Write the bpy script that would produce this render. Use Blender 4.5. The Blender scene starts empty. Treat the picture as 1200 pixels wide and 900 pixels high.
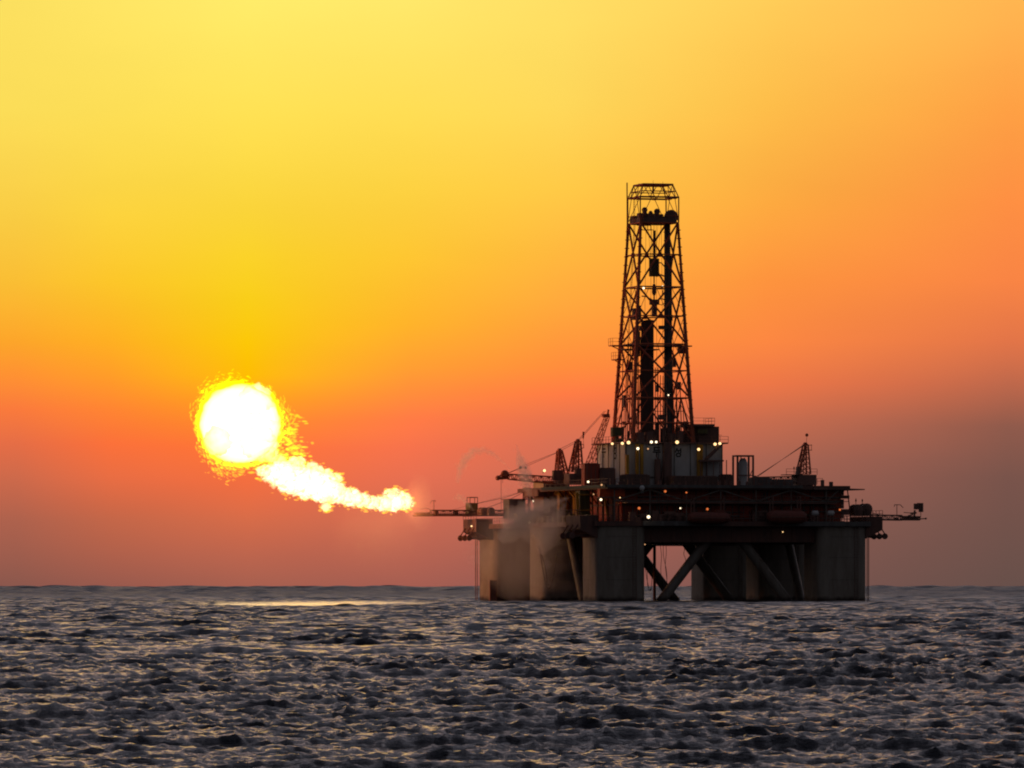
import bpy, bmesh, math, random
import numpy as np
from mathutils import Vector, Matrix, noise
random.seed(7)
PI = math.pi
sc = bpy.context.scene
col = sc.collection

# ------------------------------------------------------------------ frame
F = 8000.0            # focal length in photo pixels (1200 px wide)
CY = -1280.0          # camera y
CH = 3.2              # camera height above mean sea
HY = 686.0            # horizon row in the photo
TH = math.radians(17)
CT, ST = math.cos(TH), math.sin(TH)
XC = 19.04            # near left column centre

def q(px, py, v):
    """rig coordinates (u, v, z) of a photo point lying at rig depth v"""
    k = (px - 600.0) / F
    u = (k * (-CY + v * CT) - XC + v * ST) / (CT - k * ST)
    dist = -CY + v * CT + u * ST
    return (u, v, CH + (HY - py) / F * dist)
def W(p):
    u, v, z = p
    return Vector((XC + u * CT - v * ST, v * CT + u * ST, z))
def zz(py, v=10):
    return CH + (HY - py) / F * (-CY + v * CT)

# ------------------------------------------------------------------ materials
def srgb(r, g, b):
    f = lambda c: (c / 255 / 12.92) if c / 255 <= .04045 else ((c / 255 + .055) / 1.055) ** 2.4
    return (f(r), f(g), f(b), 1)
def paint(name, c, c2=None, scale=.35, rough=.6, metal=0, grime=None, streak=True):
    m = bpy.data.materials.new(name); m.use_nodes = True
    nt = m.node_tree; n = nt.nodes; l = nt.links
    b = n['Principled BSDF']; b.inputs['Roughness'].default_value = rough; b.inputs['Metallic'].default_value = metal
    b.inputs['Specular IOR Level'].default_value = .3
    tc = n.new('ShaderNodeTexCoord'); mp = n.new('ShaderNodeMapping')
    mp.inputs['Scale'].default_value = (scale, scale, scale * (.22 if streak else 1))
    no = n.new('ShaderNodeTexNoise'); no.inputs['Scale'].default_value = 2.2; no.inputs['Detail'].default_value = 7; no.inputs['Roughness'].default_value = .65
    l.new(tc.outputs['Object'], mp.inputs['Vector']); l.new(mp.outputs['Vector'], no.inputs['Vector'])
    cr = n.new('ShaderNodeValToRGB')
    cr.color_ramp.elements[0].position = .36; cr.color_ramp.elements[1].position = .68
    c2 = c2 or tuple(x * .55 for x in c[:3])
    cr.color_ramp.elements[0].color = (*c2[:3], 1); cr.color_ramp.elements[1].color = (*c[:3], 1)
    l.new(no.outputs['Fac'], cr.inputs['Fac'])
    out = cr.outputs['Color']
    if grime is not None:      # dark marine growth near the waterline (world z)
        ge = n.new('ShaderNodeNewGeometry'); sx = n.new('ShaderNodeSeparateXYZ'); l.new(ge.outputs['Position'], sx.inputs[0])
        n2 = n.new('ShaderNodeTexNoise'); n2.inputs['Scale'].default_value = .5; n2.inputs['Detail'].default_value = 5
        l.new(ge.outputs['Position'], n2.inputs['Vector'])
        ad = n.new('ShaderNodeMath'); ad.operation = 'MULTIPLY_ADD'; ad.inputs[1].default_value = 1.6
        l.new(n2.outputs['Fac'], ad.inputs[0]); l.new(sx.outputs['Z'], ad.inputs[2])
        mr = n.new('ShaderNodeMapRange'); mr.inputs['From Min'].default_value = grime + .8; mr.inputs['From Max'].default_value = grime + 1.5
        l.new(ad.outputs[0], mr.inputs['Value'])
        mx = n.new('ShaderNodeMix'); mx.data_type = 'RGBA'; mx.inputs[6].default_value = (.03, .018, .014, 1)
        l.new(mr.outputs[0], mx.inputs[0]); l.new(out, mx.inputs[7]); out = mx.outputs[2]
    l.new(out, b.inputs['Base Color'])
    bp = n.new('ShaderNodeBump'); bp.inputs['Strength'].default_value = .25; bp.inputs['Distance'].default_value = .1
    l.new(no.outputs['Fac'], bp.inputs['Height']); l.new(bp.outputs['Normal'], b.inputs['Normal'])
    return m
M = {}
M['column'] = paint('column_paint', (.27, .24, .21), (.175, .145, .12), .3, .6, grime=.55)
M['brace'] = paint('brace_paint', (.19, .18, .165), (.13, .10, .085), .3, .5, grime=.55)
M['hull'] = paint('dark_hull_steel', (.17, .08, .062), (.09, .05, .045), .4)
M['red'] = paint('red_deckhouse_paint', (.44, .06, .03), (.24, .05, .03), .35)
M['dark'] = paint('dark_machinery_steel', (.22, .11, .09), (.13, .075, .065), .6)
M['derrick'] = paint('derrick_red_lead_paint', (.60, .13, .06), (.34, .09, .05), .3)
M['steelgrey'] = paint('grey_steel', (.13, .13, .13), (.08, .07, .07), .4)
M['white'] = paint('weathered_white_wall', (.54, .56, .59), (.38, .37, .37), .25, .5)
M['beige'] = paint('beige_cabin_paint', (.42, .34, .25), (.26, .19, .13), .4)
M['yellow'] = paint('yellow_paint', (.50, .27, .03), (.28, .13, .02), .5)
M['orange'] = paint('orange_container_paint', (.62, .10, .02), (.35, .05, .015), .5, streak=False)
M['rubber_and_shaded_edge'] = paint('black_rubber_and_shaded_edge', (.02, .02, .02), None, 1)
M['pipe'] = paint('drill_pipe_steel', (.14, .08, .065), (.08, .05, .042), .8)
M['black'] = paint('sign_black', (.02, .02, .022), None, 1)
M['olive'] = paint('olive_machine_paint', (.13, .11, .04), (.06, .05, .02), .6)
def emis(name, c, s):
    m = bpy.data.materials.new(name); m.use_nodes = True
    nt = m.node_tree; b = nt.nodes['Principled BSDF']
    b.inputs['Base Color'].default_value = (.1, .1, .1, 1)
    b.inputs['Emission Color'].default_value = (*c, 1); b.inputs['Emission Strength'].default_value = s
    return m
M['lamp_warm'] = emis('warm_lamp_glass', (1, .62, .27), 2.1)
M['lamp_white'] = emis('white_lamp_glass', (1, .78, .50), 2.5)
M['lamp_dim'] = emis('dim_lamp_glass', (1, .50, .22), .9)
M['lamp_red'] = emis('orange_red_lamp_glass', (1, .22, .05), .75)

# ------------------------------------------------------------------ mesh builder (rig coordinates)
class MB:
    def __init__(s): s.v = []; s.f = []; s.smooth = []
    def add(s, vs, fs, sm=False):
        o = len(s.v); s.v += [tuple(x) for x in vs]; s.f += [tuple(i + o for i in f) for f in fs]; s.smooth += [sm] * len(fs); return s
    def box(s, a, b, bevel=0, seg=0):
        x0, x1 = sorted((a[0], b[0])); y0, y1 = sorted((a[1], b[1])); z0, z1 = sorted((a[2], b[2]))
        if bevel:   # chamfer the four vertical edges
            r = bevel; ring = [] if seg else [(x0 + r, y0), (x1 - r, y0), (x1, y0 + r), (x1, y1 - r), (x1 - r, y1), (x0 + r, y1), (x0, y1 - r), (x0, y0 + r)]
            if seg:
                for (cx_, cy_, a0_) in ((x1 - r, y0 + r, -PI / 2), (x1 - r, y1 - r, 0), (x0 + r, y1 - r, PI / 2), (x0 + r, y0 + r, PI)):
                    for k in range(seg + 1): t = a0_ + PI / 2 * k / seg; ring.append((cx_ + r * math.cos(t), cy_ + r * math.sin(t)))
                n = len(ring)
                s.add([(x, y, z0) for x, y in ring] + [(x, y, z1) for x, y in ring], [(i, (i + 1) % n, (i + 1) % n + n, i + n) for i in range(n)], True)
                s.add([(x, y, z0) for x, y in ring], [tuple(range(n))[::-1]]); return s.add([(x, y, z1) for x, y in ring], [tuple(range(n))])
            n = 8
            s.add([(x, y, z0) for x, y in ring] + [(x, y, z1) for x, y in ring],
                  [(i, (i + 1) % n, (i + 1) % n + n, i + n) for i in range(n)] + [tuple(range(n))[::-1], tuple(range(n, 2 * n))]); return s
        vs = [(x, y, z) for z in (z0, z1) for x, y in ((x0, y0), (x1, y0), (x1, y1), (x0, y1))]
        return s.add(vs, [(3, 2, 1, 0), (4, 5, 6, 7), (0, 1, 5, 4), (1, 2, 6, 5), (2, 3, 7, 6), (3, 0, 4, 7)])
    def tube(s, p, w, r, n=6, r2=None):
        p = Vector(p); w = Vector(w); d = w - p
        if d.length < 1e-6: return s
        r2 = r if r2 is None else r2
        d.normalize(); a = d.cross(Vector((0, 0, 1)))
        if a.length < 1e-3: a = d.cross(Vector((1, 0, 0)))
        a.normalize(); b = d.cross(a)
        vs = []
        for c, rr in ((p, r), (w, r2)):
            for i in range(n):
                t = 2 * PI * (i + .5) / n; vs.append(c + a * math.cos(t) * rr + b * math.sin(t) * rr)
        fs = [(i, (i + 1) % n, (i + 1) % n + n, i + n) for i in range(n)]
        s.add(vs, fs, n > 6); return s.add([], []) if False else s.add(vs[:n], [tuple(range(n))[::-1]]).add(vs[n:], [tuple(range(n))])
    def path(s, pts, r, n=5):
        for a, b in zip(pts, pts[1:]): s.tube(a, b, r, n)
        return s
    def lathe(s, c, prof, n=16, axis='z'):
        vs = []; c = Vector(c)
        for (r, h) in prof:
            for i in range(n):
                t = 2 * PI * i / n; a, b = r * math.cos(t), r * math.sin(t)
                vs.append(c + Vector({'z': (a, b, h), 'y': (a, h, b), 'x': (h, a, b)}[axis]))
        m = len(prof)
        fs = [(k * n + i, k * n + (i + 1) % n, (k + 1) * n + (i + 1) % n, (k + 1) * n + i) for k in range(m - 1) for i in range(n)]
        s.add(vs, fs, True)
        s.add(vs[:n], [tuple(range(n))[::-1]]); return s.add(vs[-n:], [tuple(range(n))])
    def ball(s, c, r, n=12, sq=1):
        return s.lathe(c, [(max(.01, r * math.sin(PI * k / 8)), -r * sq * math.cos(PI * k / 8)) for k in range(9)], n)
    def rail(s, pts, h=1.15, step=1.6, r=.055):
        for a, b in zip(pts, pts[1:]):
            a = Vector(a); b = Vector(b); n = max(1, int((b - a).length / step))
            for i in range(n + 1):
                p = a.lerp(b, i / n); s.tube(p, p + Vector((0, 0, h)), r, 4)
            for k in (.5, 1): s.tube(a + Vector((0, 0, h * k)), b + Vector((0, 0, h * k)), r, 4)
        return s
    def truss(s, a, b, w, h, n, r=.12, rb=.07, w2=None, h2=None):
        a = Vector(a); b = Vector(b); d = (b - a).normalized()
        side = d.cross(Vector((0, 0, 1)))
        if side.length < .05: side = Vector((1, 0, 0))
        side.normalize(); up = side.cross(d).normalized()
        w2 = w if w2 is None else w2; h2 = h if h2 is None else h2
        def cs(t):
            p = a.lerp(b, t); ww = w + (w2 - w) * t; hh = h + (h2 - h) * t
            return [p + side * x * ww / 2 + up * y * hh / 2 for x, y in ((-1, -1), (1, -1), (1, 1), (-1, 1))]
        pr = cs(0)
        for k in range(4): s.tube(pr[k], cs(1)[k], r, 5)
        for i in range(n):
            nx = cs((i + 1) / n)
            for k in range(4):
                k2 = (k + 1) % 4
                s.tube(pr[k] if i % 2 else pr[k2], nx[k2] if i % 2 else nx[k], rb, 4)
                s.tube(nx[k], nx[k2], rb, 4)
            pr = nx
        return s
    def mesh(s, name, base=(0, 0, 0)):
        me = bpy.data.meshes.new(name)
        b = base
        me.from_pydata([(x - b[0], y - b[1], z - b[2]) for x, y, z in s.v], [], s.f)
        me.polygons.foreach_set('use_smooth', s.smooth); me.update(); return me
def tag(o, label=None, cat=None, group=None, kind=None):
    if label: o['label'] = label
    if cat: o['category'] = cat
    if group: o['group'] = group
    if kind: o['kind'] = kind
    return o
def split(mb):
    """the connected pieces of a builder, each as a builder of its own"""
    par = list(range(len(mb.v)))
    def find(a):
        while par[a] != a: par[a] = par[par[a]]; a = par[a]
        return a
    key = {}
    for i, v in enumerate(mb.v):
        k = (round(v[0], 3), round(v[1], 3), round(v[2], 3))
        if k in key: par[find(i)] = find(key[k])
        else: key[k] = i
    for f in mb.f:
        for i in f[1:]: par[find(i)] = find(f[0])
    out = {}
    for f, sm in zip(mb.f, mb.smooth):
        r = find(f[0])
        if r not in out: out[r] = (MB(), {})
        b, mp = out[r]; nf = []
        for i in f:
            if i not in mp: mp[i] = len(b.v); b.v.append(mb.v[i])
            nf.append(mp[i])
        b.f.append(tuple(nf)); b.smooth.append(sm)
    return [b for b, _ in out.values()]
class Thing:
    def __init__(s, name, label, cat, base, group=None):
        s.base = base
        o = bpy.data.objects.new(name, None); col.objects.link(o)
        o.empty_display_size = .5
        o.location = W(base); o.rotation_euler = (0, 0, TH); tag(o, label, cat, group); s.o = o
    def parts(s, name, mb, mat, parent=None):
        for b in split(mb): s.part(name, b, mat, parent)
    def part(s, name, mb, mat, parent=None, label=None):
        me = mb.mesh(name, s.base); me.materials.append(M[mat] if isinstance(mat, str) else mat)
        o = bpy.data.objects.new(name, me); col.objects.link(o); o.parent = parent or s.o
        if label: o['label'] = label
        return o

# ================================================================== THE RIG HULL
L1, L2, CW = 44.0, 67.4, 9.75
rig = Thing('drilling_rig', 'huge semi submersible drilling rig hull standing on square columns in the sea', 'oil rig', (L1 / 2, L2 / 2, 0))
H = CW / 2
ZT = 14.3
for u in (0, L1):
    for v in (0, L2 / 2, L2):
        lab = 'square grey rig column rising from the sea'
        mb = MB().box((u - H, v - H, -7), (u + H, v + H, ZT), bevel=1.5, seg=7)
        c = rig.part('column', mb, 'column')
        # weld seams, ladder rungs, fender
        mb = MB()
        for z in (4.2, 8.4, 12.3):
            mb.box((u - H - .03, v - H + 2, z), (u - H - .001, v + H - 2, z + .12)); mb.box((u - H + 2, v - H - .03, z), (u + H - 2, v - H - .001, z + .12))
        rig.parts('weld_seam', mb, 'brace', c)
        mb = MB()
        for du in (-.35, .35): mb.tube((u + H - 2.4 + du, v - H - .25, -1), (u + H - 2.4 + du, v - H - .25, ZT), .05, 4)
        for k in range(30): mb.tube((u + H - 2.75, v - H - .25, k * .5), (u + H - 2.05, v - H - .25, k * .5), .035, 4)
        rig.part('ladder', mb, 'hull', c)
# pontoons, just submerged
for u in (0, L1): rig.part('pontoon', MB().box((u - 6, -14, -12), (u + 6, L2 + 14, -7.05), bevel=1), 'hull')
# braces
for v in (0, L2 / 2, L2):
    rig.part('brace', MB().tube((8.2, v, -1.2), (20.6, v, 14.2), .95, 14), 'brace')
    rig.part('brace', MB().tube((35.6, v, -1.2), (23.4, v, 14.2), .95, 14), 'brace')
for u in (0, L1):
    rig.part('brace', MB().tube((u, 17.5, -2), (u, 28.0, 14), .8, 14), 'brace')
# deck box between the columns, lower level
mb = MB()
mb.box((H + .01, -2.6, 11.3), (L1 - H - .01, 1.8, ZT - .02))
mb.box((H - 1.2, 6, 11.0), (L1 - H + 1.2, L2 + 1, ZT - .02))
for k in range(9):
    uu = 6.5 + k * 4; mb.box((uu, -2.75, 11.35), (uu + .25, -2.61, ZT - .05))
rig.part('lower_deck_girders', mb, 'hull')
# main deck slab above the columns
zA = ZT; zB = 16.6
mb = MB(); mb.box((-5.4, -5.4, zA), (L1 + 5.4, L2 + 5.4, zA + .9))
rig.part('main_deck', mb, 'hull')
for a_, b_ in ((4, 20), (31, L1 + 5.2)): rig.part('deck_edge_plate', MB().box((a_, -5.75, zA + .05), (b_, -5.41, zA + .95)), 'steelgrey')
# corner bolsters / fairlead sponsons
for (u, v) in ((0, 0), (L1, 0), (0, L2), (L1, L2)):
    su = -1 if u == 0 else 1; sv = -1 if v == 0 else 1
    mb = MB(); U0, V0 = u + su * 3.5, v + sv * 0
    vs = [(u + su * 4.6, v - 4.5, 12.0), (u + su * 4.6, v + 4.5, 12.0), (u + su * 8.0, v + 4.5, 13.7), (u + su * 8.0, v - 4.5, 13.7),
          (u + su * 4.6, v - 4.5, zB - .4), (u + su * 4.6, v + 4.5, zB - .4), (u + su * 8.0, v + 4.5, zB - .4), (u + su * 8.0, v - 4.5, zB - .4)]
    mb.add(vs, [(0, 1, 2, 3), (4, 5, 6, 7), (0, 1, 5, 4), (1, 2, 6, 5), (2, 3, 7, 6), (3, 0, 4, 7)])
    mb.rail([(u + su * 8.0, v - 4.5, zB - .4), (u + su * 8.0, v + 4.5, zB - .4)])
    for k in (-3, 0, 3):
        mb.tube((u + su * 5.5, v + k, 12.6), (u + su * 9.4, v + k, 12.3), .18); mb.tube((u + su * 7.9, v + k, 14.6), (u + su * 9.4, v + k, 12.3), .12)
        mb.lathe((u + su * 9.0, v + k - .2, 12.5), [(.55, 0), (.6, .2), (.55, .4)], 10, 'y')
    rig.part('fairlead_platform', mb, 'hull')
# upper deck: superstructure block
UZ = zz(567, 0)       # upper deck level  ~22.9
mb = MB()
mb.box((1.2, -1.0, zA + .95), (L1 + .9, 52, UZ - 1.05))
rig.part('deck_house', mb, 'red')
rnd = random.Random(3)
# panel frames, doors and windows on the deck house front and left side
mb = MB()
for k in range(15):
    uu = 1.6 + k * 2.85; mb.box((uu, -1.2, zA + 1), (uu + .18, -1.01, UZ - 1.1))
for k in range(16):
    vv = .5 + k * 3.2; mb.box((1.0, vv, zA + 1), (1.19, vv + .18, UZ - 1.1))
mb.box((1.2, -1.35, 18.2), (L1 - .5, -1.21, 18.45)); mb.box((.85, -1, 18.2), (.99, 52, 18.45))
rig.parts('wall_stiffener', mb, 'hull')
for k, uu in enumerate((6.0, 15.2, 27.0, 36.5)):
    d = rig.part('door', MB().box((uu, -1.3, zA + 1), (uu + 1.0, -1.02, zA + 3.1)), 'dark')
    rig.part('door_handle', MB().box((uu + .75, -1.4, zA + 1.95), (uu + .9, -1.31, zA + 2.1)), 'steelgrey', d)
# upper deck slab and its edge truss
rig.part('upper_deck', MB().box((-2.6, -4.2, UZ - 1.0), (L1 + 1.6, 53, UZ - .25)), 'hull')
mb = MB()
mb.box((-2.7, -4.5, UZ - .75), (L1 - 8, -4.21, UZ - .2))
rig.part('upper_deck_edge', mb, 'steelgrey')
rig.part('upper_deck_edge', MB().box((-3.0, -4.2, UZ - .75), (-2.71, 36, UZ - .2)), 'rubber_and_shaded_edge')  # left edge: shade put into its colour, black instead of the front's grey steel
mb = MB()
us = [-1, 6, 13.2, 20, 27, 34, 41, L1 - .5]
for i, (a, b) in enumerate(zip(us, us[1:])):
    z0, z1 = 19.0, UZ - 1.1
    mb.tube((a, -3.6, z1 if i % 2 else z0), (b, -3.6, z0 if i % 2 else z1), .16, 5)
    mb.tube((a, -3.6, zA + 1), (a, -3.6, z1), .14, 5)
mb.tube((-1, -3.6, 19), (L1 - .5, -3.6, 19), .16, 5)
rig.part('edge_truss', mb, 'brace')
# intermediate walkway
mb = MB().box((1.3, -4.1, 18.6), (L1 - 1, -1.4, 18.8)); mb.rail([(1.3, -4.1, 18.8), (L1 - 1, -4.1, 18.8)])
rig.part('walkway', mb, 'dark')
mb = MB()
mb.rail([(-5.3, -5.3, zA + .9), (L1 + 5.3, -5.3, zA + .9)]); mb.rail([(-5.3, -5.3, zA + .9), (-5.3, L2 + 5, zA + .9)]); mb.rail([(L1 + 5.3, -5.3, zA + .9), (L1 + 5.3, L2 + 5, zA + .9)])
rig.part('railing', mb, 'dark')
mb = MB()
mb.rail([(-2.5, 36, UZ - .25), (-2.5, -4, UZ - .25), (4, -4, UZ - .25)]); rig.part('railing', mb, 'dark'); mb = MB(); mb.rail([(27, -4, UZ - .25), (36, -4, UZ - .25)])
rig.part('railing', mb, 'dark')
mb = MB(); r5 = random.Random(21)
for k in range(30):      # goosenecks, bollards and junction boxes along the upper deck edge
    uu = -1.5 + k * 1.48 + r5.uniform(-.4, .4); h = r5.uniform(.3, 1.5); w = r5.uniform(.08, .42)
    if 5 < uu < 26 and h > 1: h = .8
    mb.box((uu, -3.4, UZ - .248), (uu + w * 1.6, -3.4 + w, UZ - .25 + h))
rig.parts('deck_fitting', mb, 'dark')
# stairs at the right end
mb = MB()
for k in range(12):
    z = zA + 1 + k * .62
    if z > UZ - 1.7: break
    a = L1 - .3 + (.8 if k % 4 < 2 else 1.9)
    mb.box((L1 + .95, -1.0, z), (a + 1.0, .6, z + .5 * (k % 3)+.1))
mb.tube((L1 + 3, -.8, zA + 1), (L1 + 2.2, -.8, UZ - .5), .12, 5)
rig.part('staircase', mb, 'dark')
# helideck-like overhang on the right
a = q(940, 572, 2); b = q(1004, 574, 2)
mb = MB().add([(a[0], -4.8, UZ - 1.0), (b[0], -2.5, b[2] - .1), (b[0], 14, b[2] - .1), (a[0], 18, UZ - 1.0),
               (a[0], -4.8, UZ - .55), (b[0], -2.5, b[2] + .1), (b[0], 14, b[2] + .1), (a[0], 18, UZ - .55)],
              [(3, 2, 1, 0), (4, 5, 6, 7), (0, 1, 5, 4), (1, 2, 6, 5), (2, 3, 7, 6), (3, 0, 4, 7)])
for k in range(2): mb.tube((L1 + 1.0, 3 + 8 * k, 19.6), (b[0] - 2.2, 3 + 8 * k, b[2] - .2), .12, 5)
rig.part('cantilever_deck', mb, 'dark')
# clutter of pipes on the deck house face
mb = MB()
for k in range(58):
    uu = rnd.uniform(2, L1 - 2); w = rnd.uniform(.8, 3.6); z = rnd.uniform(zA + 1.2, UZ - 2.4)
    if rnd.random() < .5: mb.tube((uu, -1.6, z), (uu + w * 1.5, -1.6, z), rnd.uniform(.06, .16), 5)
    else: mb.tube((uu, -1.7, zA + 1), (uu, -1.7, z + 1.5), rnd.uniform(.06, .16), 5)
rig.parts('pipework', mb, 'steelgrey')
mb = MB()
for k in range(32):
    uu = rnd.uniform(2, L1 - 5); w = rnd.uniform(1, 2.8); h = rnd.uniform(.6, 2.1)
    mb.box((uu, -3.4, zA + .92), (uu + w, -2.2 - rnd.random() * .5, zA + .92 + h), bevel=.12)
rig.parts('deck_equipment', mb, 'dark')
mb = MB()
for k in range(14):
    vv = 3 + k * 3.4; h = rnd.uniform(.8, 2.4)
    mb.box((-4.4, vv, zA + .92), (-2.4, vv + rnd.uniform(1, 2.4), zA + .92 + h), bevel=.12)
    mb.tube((-1.0, vv, zA + 1), (-1.0, vv, UZ - 1), .12, 5); mb.tube((-2.3, vv, UZ - 1), (.9, vv + 2.5, 18.4), .12, 5)
rig.parts('deck_equipment', mb, 'olive')
# hanging hoses, cables and riser under the deck
mb = MB(); p = q(767, 700, 34); mb.tube((p[0], 34, -6), (p[0], 34, 12), .3, 10)
rig.part('riser_pipe', mb, 'hull')
for (xa, xb, sag) in ((756, 767, 10), (757, 765, 14), (774, 776, 6), (777, 783, 9), (780, 781, 7), (801, 803, 0)):
    pts = []
    for i in range(11):
        t = i / 10; py = 640 + (52 if sag >= 6 else 18) * t + 0
        if sag > 9: py = 655 + math.sin(PI * t) * 35 + t * 5
        a = q(xa + (xb - xa) * t + .8 * math.sin(t * 9 + sag), py, 30); pts.append(a)
    rig.part('hanging_hose', MB().path(pts, .055, 4), 'rubber_and_shaded_edge')
pts = [q(631 + 16 * t + 3 * math.sin(t * 5), 640 + 46 * math.sin(PI * min(1, t * 1.1) * .55) , 26) for t in [i / 14 for i in range(15)]]
rig.part('hanging_hose', MB().path(pts, .12, 5), 'rubber_and_shaded_edge')
pts = [q(633 + 20 * t, 648 + 42 * math.sin(PI * t), 26) for t in [i / 14 for i in range(15)]]
rig.part('hanging_hose', MB().path(pts, .09, 5), 'rubber_and_shaded_edge')
# caisson box between far left columns, and landing fenders
a = q(625, 683, 52); b = q(633, 620, 52)
rig.part('caisson', MB().box((a[0], 51, a[2]), (b[0], 53, 14)), 'column')
rig.part('fender', MB().box((a[0] - .1, 50.6, -2), (b[0] + .1, 53.3, a[2] - .01)), 'dark')
a = q(574, 680, L2 - H - .4); b = q(582, 680, L2 - H - .4)
rig.part('fender', MB().box((a[0], L2 - H - .5, -2), (b[0], L2 - H - .002, a[2])), 'dark')
# mooring lines from the fairleads
for (px, py0, v) in ((557.3, 612, 66), (559.4, 614, 70), (1016.2, 614, -3), (1018.0, 616, 1)):
    a = q(px, py0, v); rig.part('mooring_line', MB().tube(a, (a[0], a[1], -6), .09, 5), 'dark')

# ================================================================== DRILL FLOOR HOUSE
hu0, hu1, hv0, hv1 = 6.3, 25.6, 12.0, 30.2
HZ = zz(519.5, 14)
house = Thing('drill_floor_house', 'pale weathered windwall house under the derrick with dark lettering', 'deck house', ((hu0 + hu1) / 2, (hv0 + hv1) / 2, UZ - .25))
house.part('wall', MB().box((hu0, hv0, UZ - .25), (hu1, hv1, HZ)), 'white')
mb = MB()
mb.box((hu0 - .9, hv0 - .9, HZ), (hu1 + .9, hv1 + .5, HZ + .25))
mb.rail([(hu0 - .9, hv1, HZ + .25), (hu0 - .9, hv0 - .9, HZ + .25), (hu1 + .9, hv0 - .9, HZ + .25)], r=.045)
house.part('drill_floor', mb, 'dark')
mb = MB()
for k in range(7): uu = hu0 + k * 3.2; mb.box((uu, hv0 - .12, UZ - .2), (uu + .14, hv0 - .002, HZ - .02))
for k in range(6): vv = hv0 + .1 + k * 3.5; mb.box((hu0 - .12, vv, UZ - .2), (hu0 - .002, vv + .14, HZ - .02))
mb.box((hu0, hv0 - .16, UZ + 1.3), (hu1 - 8, hv0 - .125, UZ + 1.6)); mb.box((hu0 + 6, hv0 - .16, UZ + .4), (hu1 - 5, hv0 - .125, UZ + .7))
house.part('wall_rib', mb, 'steelgrey')
def strokes(segs, cx, cz, size, th, face, off):
    """block strokes on a unit 0..1 square; face 'f' = front wall, 'l' = left wall"""
    mb = MB()
    for (x0, z0, x1, z1) in segs:
        n = 1
        a = (cx + (x0 - .5) * size, cz + (z0 - .5) * size * 1.1); b = (cx + (x1 - .5) * size, cz + (z1 - .5) * size * 1.1)
        d = Vector((b[0] - a[0], b[1] - a[1])).normalized() * th / 2; nrm = Vector((-d.y, d.x))
        quad = [(a[0] - d.x + nrm.x, a[1] - d.y + nrm.y), (a[0] - d.x - nrm.x, a[1] - d.y - nrm.y), (b[0] + d.x - nrm.x, b[1] + d.y - nrm.y), (b[0] + d.x + nrm.x, b[1] + d.y + nrm.y)]
        if face == 'f': vs = [(x, off - .03, z) for x, z in quad] + [(x, off - .001, z) for x, z in quad]
        else: vs = [(off - .03, -x, z) for x, z in quad] + [(off - .001, -x, z) for x, z in quad]
        mb.add(vs, [(0, 1, 2, 3), (7, 6, 5, 4), (0, 1, 5, 4), (1, 2, 6, 5), (2, 3, 7, 6), (3, 0, 4, 7)])
    return mb
DU = [(.12, .95, .88, .95), (.15, .95, .15, .62), (.12, .6, .9, .6), (.0, .36, 1, .36), (.5, .36, .5, 0)]
SEONG = [(.28, 1, .05, .58), (.28, .9, .52, .6), (.58, .8, .85, .8), (.85, 1, .85, .5),
         (.3, .4, .7, .4), (.7, .4, .82, .22), (.82, .22, .7, .02), (.7, .02, .3, .02), (.3, .02, .18, .22), (.18, .22, .3, .4)]
for segs, px, py in ((DU, 769.5, 528.5), (SEONG, 795, 530.5)):
    p = q(px, py, hv0); house.part('lettering', strokes(segs, p[0], p[2], 1.35, .24, 'f', hv0), 'black')
for segs, vv, py in ((DU, hv1 - 4.6, 527.5), (SEONG, hv0 + 6.6, 529.5)):
    house.part('lettering', strokes(segs, -vv, zz(py, vv), 2.3, .30, 'l', hu0), 'black')
# posts, pipes against the front wall
mb = MB(); a = q(782, 519, hv0 - 1); mb.box((a[0] - .7, hv0 - 1.4, UZ - .2), (a[0] + .8, hv0 - .2, HZ + .2))
mb.tube((a[0] - 1.2, hv0 - 1, UZ), (a[0] - .4, hv0 - 1, HZ - 1), .2)
house.part('duct', mb, 'dark')
for px in (746.5, 752, 735, 818.5, 821.5):
    a = q(px, 540, hv0 - 1.2); house.part('post', MB().box((a[0] - .28, hv0 - 1.5, UZ - .2), (a[0] + .28, hv0 - .95, HZ - (.2 if px != 735 else 2.2))), 'yellow')
mb = MB(); a = q(770.5, 538, hv0 - 1); mb.box((a[0] - .5, hv0 - 1.6, UZ - .2), (a[0] + .5, hv0 - .4, a[2]), bevel=.2); mb.tube((a[0], hv0 - 1, a[2]), (a[0] - .3, hv0 - 1, a[2] + .8), .12)
house.part('hoist', mb, 'dark')
# stair on the right part of the front wall
mb = MB(); a = q(826, 539, hv0 - 1.5); b = q(843, 522, hv0 - 1.5)
mb.tube(a, b, .3, 4); mb.tube((a[0], a[1] - .9, a[2]), (b[0], b[1] - .9, b[2]), .3, 4); mb.box((a[0] - 1.3, a[1] - 1.2, a[2] - .3), (hu1 - .6, hv0 - .2, a[2]))
for k in range(5): uu = a[0] - 1.2 + k * 1.3; mb.tube((uu, a[1] - 1, UZ), (uu, a[1] - 1, a[2]), .1, 4)
house.part('staircase', mb, 'dark')
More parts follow.
